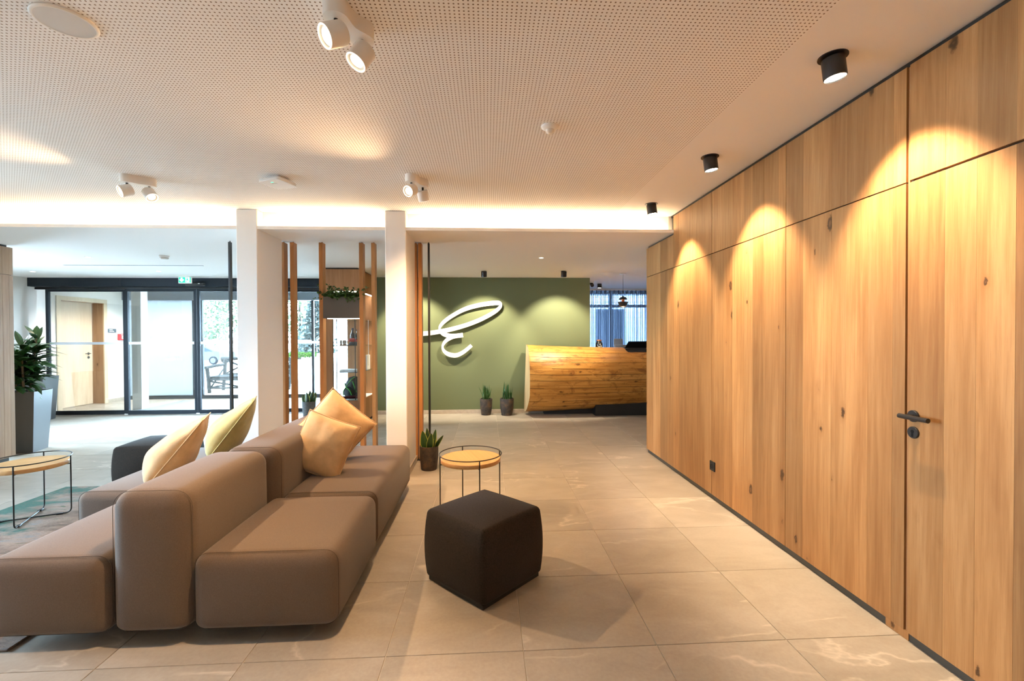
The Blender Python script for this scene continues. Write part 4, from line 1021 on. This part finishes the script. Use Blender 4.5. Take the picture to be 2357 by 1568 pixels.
# ------------------------------------------------------------------ side tables
def table(loc, rz, lab, D=.49, hz=.455):
    t = T('side_table', lab, 'side table', loc, 'round tray tables', rz); r = D/2
    MB().lathe([(0, hz-.062), (r*.955, hz-.062), (r*.965, hz-.058), (r*.965, hz-.036), (r*.955, hz-.032), (0, hz-.032)], (0, 0, 0), 64).ob('table_top', TABLEWOOD, t, smooth=40, local=True)
    MB().tube([(r*math.cos(2*math.pi*k/64), r*math.sin(2*math.pi*k/64), hz) for k in range(64)], .0042, 8, closed=True).ob('ring', BLACK, t, smooth=60, local=True)
    for a in (0, math.pi/2):
        c, s = math.cos(a), math.sin(a)
        pts = smoothpath([(r*c, r*s, hz), (r*c, r*s, .006), (-r*c, -r*s, .006), (-r*c, -r*s, hz)], .04, 8)
        lg_ = MB().tube(pts, .0048, 8).ob('leg_frame', BLACK, t, smooth=60, local=True)
        for sg_ in (-1, 1):
            MB().bbox(sg_*r*.72*c-.012-.008*abs(c), sg_*r*.72*c+.012+.008*abs(c), sg_*r*.72*s-.012-.008*abs(s), sg_*r*.72*s+.012+.008*abs(s), 0, .011, b=.002).ob('foot_glide', BLACKPLASTIC, lg_, local=True)
            MB().tube([(sg_*r*c, sg_*r*s, hz-.066), (sg_*r*.85*c, sg_*r*.85*s, hz-.066)], .004, 6).ob('bracket', BLACK, lg_, local=True)
table((-.134, 3.59, 0), R(-72), 'round oak tray table beside the free-standing pouf')
table((-3.475, 3.62, .0125), R(24), 'round oak tray table on the rug at the left picture edge', .47)
# rug
rug = tag(MB().bbox(-3.88, -2.12, 2.10, 4.37, 0, .012, b=.003).ob('rug', RUG, None), 'faded green and brown patterned rug under the sofa', 'rug')
# ------------------------------------------------------------------ ceiling fixtures
def downlight_black(px, py, lab, zc, target, power, grp, tilt=True, ang=68, plate=True, size=1.0, blend=.55, color=LAMP_WARM):
    p = atZ(px, py, zc)
    t = T('black_spotlight', lab, 'spotlight', (p.x, p.y, zc), grp)
    d = (Vector(target)-Vector((p.x, p.y, zc))).normalized(); d = (d+Vector((0, 0, -1.6))).normalized()
    Mq = Vector((0, 0, -1)).rotation_difference(d).to_matrix(); s = size
    if plate: MB().lathe([(0, 0), (.058*s, 0), (.058*s, -.004), (0, -.004)], (0, 0, 0), 32).ob('ceiling_ring', BLACK, t, smooth=30, local=True)
    c = Vector((0, 0, -.008))
    MB().lathe([(0, .0), (.044*s, 0), (.045*s, -.002), (.045*s, -.085*s), (.042*s, -.087*s), (.040*s, -.080*s), (0, -.080*s)], c, 32, M=Mq).ob('head', BLACK, t, smooth=35, local=True)
    MB().lathe([(0, -.0805*s), (.039*s, -.0805*s), (.039*s, -.082*s), (0, -.082*s)], c, 28, M=Mq).ob('lens', LENS, t, local=True)
    spot('spot_beam', Vector((p.x, p.y, zc))+c+d*.10*s, target, power, ang, blend, color, size=.02)
for px, py, lab in ((1917, 131, 'black ceiling spotlight nearest the camera above the oak door'), (1634, 361, 'black ceiling spotlight second along the oak wall'), (1499, 470, 'black ceiling spotlight nearest the beam along the oak wall')):
    p = atZ(px, py, ZC); downlight_black(px, py, lab, ZC, (1.86, p.y-.03, 1.62), P_WALL, 'black spots along the oak wall', ang=76, blend=.6, color=(1, .76, .50))
for px, lab in ((1114, 'black spotlight above the white letter on the green wall'), (1298, 'black spotlight above the log desk end')):
    p = atZ(px, 624, ZL); downlight_black(px, 624, lab, ZL, (p.x+.02, YG, 1.15), P_GREEN, 'black spots at the green wall', plate=False, ang=84, color=(1, .84, .62))
p = Vector((-1.32, 7.43, ZL)); px_ = 931
downlight_black(931, 624, 'black spotlight mostly hidden behind the column at the green wall', ZL, (-1.25, YG, 1.15), P_GREEN, 'black spots at the green wall', plate=False, ang=84, color=(1, .84, .62))
p = atZ(1380, 653, ZL); downlight_black(1380, 653, 'black spotlight near the sheer curtain', ZL, (p.x, p.y-.2, 0), 25, None, plate=False, size=.95)
# twin-head white spotlights
def twin(px, py, lab, rz, heads):
    p = atZ(px, py, ZC); t = T('twin_spotlight', lab, 'spotlight', (p.x, p.y, ZC), 'white twin spotlights on the perforated ceiling')
    c, s = math.cos(rz), math.sin(rz); Rz = Matrix.Rotation(rz, 3, 'Z'); dd = .066; rr = .046; h = .058
    out = []
    for k in range(49):
        pass
    N = 20
    for k in range(N+1): a = -math.pi/2-.35+(math.pi+.7)*k/N; out.append((dd+rr*math.cos(a), rr*math.sin(a)))
    for k in range(N+1): a = math.pi/2-.35+(math.pi+.7)*k/N; out.append((-dd+rr*math.cos(a), rr*math.sin(a)))
    # waist between the two discs
    o2 = []
    for i, (x, y) in enumerate(out):
        o2.append((x, y))
        if i == N: o2 += [(.02, .034), (0, .030), (-.02, .034)]
    o2 += [(-.02, -.034), (0, -.030), (.02, -.034)]
    poly = [(x*c-y*s, x*s+y*c) for x, y in o2]
    MB().prism(poly, 2, -h, 0).ob('ceiling_base', WHITELAMP, t, smooth=40, local=True)
    for (sd, d, pw, ang) in heads:
        hc = Vector((sd*dd*c, sd*dd*s, -h)); d = Vector(d).normalized()
        Mq = Vector((0, 0, -1)).rotation_difference(d).to_matrix()
        MB().tube([hc+Vector((0, 0, .002)), hc+Vector((0, 0, -.022))], .008, 10).ob('joint', BLACK, t, local=True)
        o = hc+Vector((0, 0, -.055))-d*.03; r2 = .043
        hd_ = MB().lathe([(0, .0), (r2*.93, 0), (r2, -.004), (r2, -.074), (r2*.97, -.077), (r2*.80, -.077), (r2*.78, -.070), (0, -.070)], o, 36, M=Mq).ob('lamp_head', WHITELAMP, t, smooth=35, local=True)
        MB().lathe([(r2*.96, -.0772), (r2*.96, -.0782), (r2*.84, -.0782), (r2*.84, -.0772)], o, 36, M=Mq, cap=False).ob('lit_ring', RINGLIT, hd_, local=True)
        MB().lathe([(0, -.0705), (r2*.60, -.0705), (r2*.60, -.072), (0, -.072)], o, 32, M=Mq).ob('lens', LENSTWIN, hd_, local=True)
        wp = Vector((p.x, p.y, ZC))+o+d*.082
        spot('spot_beam', wp, wp+d, pw, ang, .95, size=.03)
    return t
twin(804, 34, 'white twin spotlight hanging closest to the camera', R(62), [(-1, (-.66, -.50, -.50), P_TRACK*.45, 110), (1, (-.45, -.30, -.85), P_TRACK*.85, 120)])
twin(318, 408, 'white twin spotlight at the left near the glowing cove', R(38), [(-1, (-.55, -.72, -.42), P_TRACK*.5, 110), (1, (.60, -.25, -.74), P_TRACK*1.3, 120)])
twin(960, 409, 'white twin spotlight above the sofa near the column', R(58), [(-1, (-.42, -.76, -.46), P_TRACK*.6, 110), (1, (.15, .42, -.88), P_TRACK, 120)])
# round speaker
p = atZ(150, 47, ZC); t = T('ceiling_speaker', 'round flat speaker grille in the perforated ceiling', 'speaker', (p.x, p.y, ZC))
MB().lathe([(.098, 0), (.100, -.006), (.094, -.011), (.088, -.010)], (0, 0, 0), 48, cap=False).ob('rim', WHITELAMP, t, smooth=50, local=True)
MB().lathe([(0, -.0095), (.089, -.0095)], (0, 0, 0), 48, cap=False).ob('grille', GREYMESH, t, local=True)
# access point
p = atZ(640, 410, ZC); t = T('wifi_access_point', 'flat white access point with a tiny green light on the ceiling', 'access point', (p.x, p.y, ZC), rotz=R(-20))
rbox(-.10, .10, -.10, .10, -.05, -.018, .03, .014, .004, 4).ob('shell', WHITEPLASTIC, t, smooth=80, local=True)
bx(-.05, .05, -.05, .05, -.019, 0).ob('bracket', WHITEPLASTIC, t, local=True)
bx(-.012, .012, -.06, -.055, -.0535, -.0525).ob('status_light', STATUSLED, t, local=True)
bx(-.02, .03, -.045, -.036, -.0545, -.0535).ob('badge', GREYMESH, t, local=True)
# motion sensor
p = atZ(1266, 291, ZC); t = T('motion_detector', 'white dome motion detector on the perforated ceiling', 'detector', (p.x, p.y, ZC))
MB().lathe([(.052, 0), (.050, -.008), (.034, -.020), (.026, -.022)], (0, 0, 0), 36, cap=False).ob('base', WHITEPLASTIC, t, smooth=50, local=True)
MB().lathe([(.027, -.020), (.026, -.030), (.018, -.040), (.008, -.045), (0, -.046)], (0, 0, 0), 28, cap=False).ob('dome', simple('dome_milky', (.8, .74, .66), .25), t, smooth=70, local=True)
# smoke detector
p = atZ(378, 589, ZL); t = T('smoke_detector', 'white smoke detector on the low entrance ceiling', 'detector', (p.x, p.y, ZL))
MB().lathe([(.055, 0), (.055, -.018), (.048, -.022), (.048, -.040), (.040, -.05), (0, -.052)], (0, 0, 0), 32, cap=False).ob('housing', WHITEPLASTIC, t, smooth=40, local=True)
MB().lathe([(.0485, -.024), (.0485, -.034)], (0, 0, 0), 32, cap=False).ob('vent_band', GREYMESH, t, local=True)
# recessed downlights
for px, py, pw, lab in ((1246, 593.5, P_DOWN, 'small recessed downlight in front of the green wall'), (203, 592, P_DOWN*.5, 'small recessed downlight above the entrance, closest to the beam'), (76, 625.5, P_DOWN*.5, 'small recessed downlight at the left above the white wall'), (365, 624.5, P_DOWN*.5, 'small recessed downlight next to the exit sign'), (46, 595, P_DOWN*.5, 'small recessed downlight half hidden by the oak cabinet')):
    p = atZ(px, py, ZL); t = T('recessed_downlight', lab, 'downlight', (p.x, p.y, ZL), 'recessed downlights in the low ceiling')
    MB().lathe([(.028, 0), (.042, 0), (.042, -.003), (.028, -.003)], (0, 0, 0), 28, cap=False).ob('ring', WHITEPLASTIC, t, local=True)
    MB().lathe([(0, -.002), (.028, -.002)], (0, 0, 0), 24, cap=False).ob('lens', LENSDIM, t, local=True)
    spot('spot_beam', (p.x, p.y, ZL-.02), (p.x, p.y, 0), pw, 100, .8, color=(1, .80, .58), size=.03)
for x, lab in ((-6.9, 'added unseen downlight brightening the vestibule near the pale oak door'), (-5.5, 'added unseen downlight brightening the vestibule near the glass lettering')):  # out-of-view lamps added to brighten the vestibule
    t = T('recessed_downlight', lab, 'downlight', (x, 9.55, ZL), 'added downlights brightening the vestibule')
    MB().lathe([(.028, 0), (.042, 0), (.042, -.003), (.028, -.003)], (0, 0, 0), 28, cap=False).ob('ring', WHITEPLASTIC, t, local=True)
    MB().lathe([(0, -.002), (.028, -.002)], (0, 0, 0), 24, cap=False).ob('lens', LENSDIM, t, local=True)
    spot('spot_beam', (x, 9.55, ZL-.02), (x, 9.55, 0), 130, 150, .6, color=(1, .93, .84), size=.03)
# pendant
p = atZ(1434, 630, ZL); t = T('pendant_lamp', 'black two-part pendant lamp above the log desk', 'pendant lamp', (p.x, p.y, ZL))
zt, zm, zb = [atY(1434, y, p.y).z-ZL for y in (683, 695, 707)]
MB().lathe([(0, 0), (.05, 0), (.05, -.014), (0, -.014)], (0, 0, 0), 28).ob('canopy', WHITEPLASTIC, t, local=True)
MB().tube([(0, 0, -.014), (0, 0, zt)], .0025, 6).ob('cord', BLACK, t, local=True)
MB().lathe([(.005, zt+.02), (.012, zt), (.045, zt-.014), (.068, zt-.036), (.074, zt-.05), (.070, zt-.05), (.04, zt-.02), (.005, zt-.006)], (0, 0, 0), 36, cap=False).ob('upper_shade', BLACK, t, smooth=60, local=True)
MB().lathe([(.086, zm), (.084, zm-.012), (.070, zm-.055), (.045, zb), (.040, zb), (.064, zm-.05), (.078, zm-.012), (.080, zm)], (0, 0, 0), 36, cap=False).ob('lower_shade', BLACK, t, smooth=60, local=True)
MB().lathe([(.022, zt-.02), (.03, zm+.02), (.02, zm)], (0, 0, 0), 24).ob('copper_neck', COPPER, t, smooth=60, local=True)
MB().lathe([(0, zm-.005), (.032, zm-.012), (.036, zb+.012), (0, zb+.004)], (0, 0, 0), 24).ob('bulb', emit('pendant_bulb', (1, .62, .38), 6), t, smooth=60, local=True)
lp = bpy.data.lights.new('pendant_light', 'POINT'); lp.energy = 6; lp.color = (1, .65, .4); lp.shadow_soft_size = .03
lo_ = bpy.data.objects.new('pendant_light', lp); COL.objects.link(lo_); lo_.location = (p.x, p.y, ZL+zb-.03)
# security camera
p = atY(1362, 648, 8.6); t = T('security_camera', 'small black and white security camera under the reception ceiling', 'camera', (p.x, 8.6, ZL))
MB().lathe([(0, 0), (.04, 0), (.035, -.03), (0, -.03)], (0, 0, 0), 24).ob('mount', WHITEPLASTIC, t, smooth=40, local=True)
MB().lathe([(0, .045), (.03, .04), (.034, 0), (.034, -.05), (.026, -.055), (0, -.055)], (0, 0, -.06), 24, M=Matrix.Rotation(R(-60), 3, 'X')).ob('body', BLACK, t, smooth=40, local=True)
# ------------------------------------------------------------------ outdoors
gd = MB(); gd.add([(-70, 10.56, -.03), (40, 10.56, -.03), (40, 13, -.05), (-70, 13, -.05), (40, 40, -.95), (-70, 40, -.95), (40, 90, -1.0), (-70, 90, -1.0), (-70, -20, -.04), (-6.45, -20, -.14), (-8.4, 8.0, -.14), (-70, 8.0, -.14)], [(0, 1, 2, 3), (3, 2, 4, 5), (5, 4, 6, 7), (8, 9, 10, 11), (11, 10, 0)])
S('ground', gd, PAVING, 'bright paved forecourt outside the entrance', 'ground')
def tree(x, y, z, hgt, rad, lab, mat, sd, n=2600, conifer=False, ls=.30):
    rs = random.Random(sd); t = T('spruce_tree' if conifer else 'leafy_tree', lab, 'tree', (x, y, z), 'trees outside the entrance')
    MB().tube([(0, 0, 0), (.05, .05, hgt*.4), (0, 0, hgt*.92)], .15, 8, rs=[hgt*.022, hgt*.016, .02]).ob('trunk', BARK, t, smooth=60, local=True)
    m = MB()
    for i in range(n):
        if conifer:
            u = rs.random()**.7; zz = hgt*(.06+.94*(1-u)); lay = (zz*2.2) % 1; r = rad*u*(.35+.65*(1-lay))*rs.uniform(.3, 1); a = rs.uniform(0, 6.28); c = Vector((r*math.cos(a), r*math.sin(a), zz)); d = Vector((math.cos(a), math.sin(a), rs.uniform(-.5, .1))).normalized()
        else:
            d = Vector((rs.gauss(0, 1), rs.gauss(0, 1), rs.gauss(0, 1))).normalized(); k = rs.uniform(.55, 1); q = 1+.25*noise.noise(d*2+Vector((sd, 0, 0)))
            c = Vector((d.x*rad*k*q, d.y*rad*k*q, hgt*.58+d.z*hgt*.42*k*q)); d = Vector((rs.uniform(-1, 1), rs.uniform(-1, 1), rs.uniform(-1, 1))).normalized()
        L = ls*rs.uniform(.6, 1.3); w = d.orthogonal().normalized(); w = (Matrix.Rotation(rs.uniform(0, 6.28), 3, d) @ w)*L*.42
        m.add([c, c+d*L*.5+w, c+d*L, c+d*L*.5-w], [(0, 1, 2, 3)])
    o = m.ob('foliage', mat, t, local=True); o['kind'] = 'stuff'
tree(-27, 44, -.95, 7.5, 3.6, 'leafy tree outside seen through the glass at the steel bar', LEAFTREE, 1)
tree(-19.0, 47, -.95, 8.5, 3.4, 'leafy tree outside partly hidden by the column', LEAFTREE, 2)
tree(-35.5, 48, -.95, 9.0, 3.8, 'leafy tree outside behind the entrance door frame', LEAFTREE, 3)
sp_ = atY(707, 822, 36); tree(sp_.x+.6, 36, sp_.z, 5.2, 1.9, 'blue-green spruce outside seen between the oak slats', LEAFSPRUCE, 4, 2600, True, .28)
# hedge
hp = atY(705, 822, 34)
hg = T('low_hedge', 'low green hedge outside below the spruce', 'hedge', (hp.x, 34, hp.z)); m = MB(); rs = random.Random(3)
for i in range(1200):
    c = Vector((rs.uniform(-1.6, .9), rs.uniform(-.9, -.3), rs.uniform(0, .3))); d = Vector((rs.uniform(-1, 1), rs.uniform(-1, 1), rs.uniform(-.3, 1))).normalized(); w = d.orthogonal().normalized()*.04; L = .16
    m.add([c, c+d*L*.5+w, c+d*L, c+d*L*.5-w], [(0, 1, 2, 3)])
m.ob('foliage', GRASS, hg, local=True)['kind'] = 'stuff'
# car
cp = atY(507, 838, 38)
cr_ = T('parked_car', 'silver car parked outside beyond the log bench', 'car', (cp.x-1.4, 38, cp.z))
prof = [(-2.1, .35), (-2.15, .6), (-2.05, .85), (-1.3, .95), (-.6, 1.42), (.7, 1.46), (1.5, 1.05), (2.1, .95), (2.2, .6), (2.15, .35)]
MB().prism(prof, 1, -.85, .85).ob('body', CARPAINT, cr_, smooth=20, local=True)
MB().prism([(-1.15, .97), (-.55, 1.36), (.62, 1.40), (1.30, 1.06)], 1, -.862, .862).ob('side_windows', CARGLASS, cr_, local=True)
MB().add([(-1.28, -.75, .975), (-1.28, .75, .975), (-.64, .70, 1.41), (-.64, -.70, 1.41)], [(0, 1, 2, 3)]).ob('windscreen', CARGLASS, cr_, local=True)
for x in (-1.35, 1.35):
    for y in (-.80, .80):
        wh = MB().lathe([(.2, -.1), (.31, -.1), (.33, -.07), (.33, .07), (.31, .1), (.2, .1)], (x, y, .33), 28, M=Matrix.Rotation(R(90), 3, 'X')).ob('wheel', TYRE, cr_, smooth=40, local=True)
        MB().lathe([(0, -.105), (.21, -.105), (.21, .105), (0, .105)], (x, y, .33), 20, M=Matrix.Rotation(R(90), 3, 'X')).ob('rim', CARPAINT, wh, local=True)
for y in (-.6, .6): MB().bbox(-2.13, -2.03, y-.18, y+.18, .68, .82, b=.02).ob('headlight', WHITEPLASTIC, cr_, local=True)
# rustic bench
bp = atZ(482, 905, -.035)
be = T('log_bench', 'rustic bench of bare branches on the forecourt outside the door', 'bench', (bp.x, bp.y, -.035))
def bar(a, b, r, nm): MB().tube([a, (Vector(a)+Vector(b))/2+Vector((.01, .0, .015)), b], r, 8).ob(nm, GREYLOG, be, smooth=60, local=True)
Lb, Db = 1.7, .6
for x in (0, Lb):
    bar((x, 0, 0), (x-.05, .0, .62), .045, 'leg'); bar((x, Db, 0), (x+.02, Db+.08, .86), .045, 'leg'); bar((x-.05, -.08, .64), (x, Db+.1, .68), .04, 'armrest')
    bar((x, .0, .08), (x, Db, .55), .022, 'brace'); bar((x, 0, .12), (x, Db, .12), .025, 'stretcher')
bar((-.08, Db+.08, .84), (Lb+.1, Db+.08, .80), .045, 'top_rail'); bar((0, Db+.03, .42), (Lb, Db+.03, .42), .03, 'back_rail')
bar((0, Db+.06, .82), (Lb*.5, Db+.05, .42), .025, 'cross_brace'); bar((Lb*.5, Db+.06, .82), (0, Db+.05, .42), .02, 'cross_brace'); bar((Lb*.5, Db+.06, .82), (Lb, Db+.05, .42), .025, 'cross_brace'); bar((Lb, Db+.06, .82), (Lb*.5, Db+.05, .42), .02, 'cross_brace')
for k in range(5): bar((-.04, .05+k*.12, .38), (Lb+.04, .05+k*.12, .38), .04, 'seat_pole')
bar((0, 0, .34), (Lb, 0, .30), .028, 'front_rail'); bar((0, 0, .30), (Lb*.6, 0, .08), .026, 'brace'); bar((.0, 0, .12), (Lb, 0, .12), .025, 'stretcher')
# neighbouring house behind the curtain window
nh = T('neighbour_house', 'pale house with horizontal cladding outside the reception window', 'building', (5, 14, -.05))
bx(1.5, 12, 14.02, 14.3, -.05, 6).ob('wall', SIDING, nh)
bx(1.4, 9, 10.5, 12.6, 2.5, 2.62).ob('porch_roof', SIDING, nh)
for k in range(22): MB().bbox(1.5, 12, 13.985, 14.02, .02+k*.16, .02+k*.16+.148, b=.004).ob('cladding_board', SIDING, nh)
for x in (3.4, 5.4):
    w = bx(x, x+.9, 13.965, 13.985, .9, 2.2).ob('window', ANTHRA, nh); bx(x+.06, x+.84, 13.96, 13.965, .96, 2.14).ob('pane', CARGLASS, w)
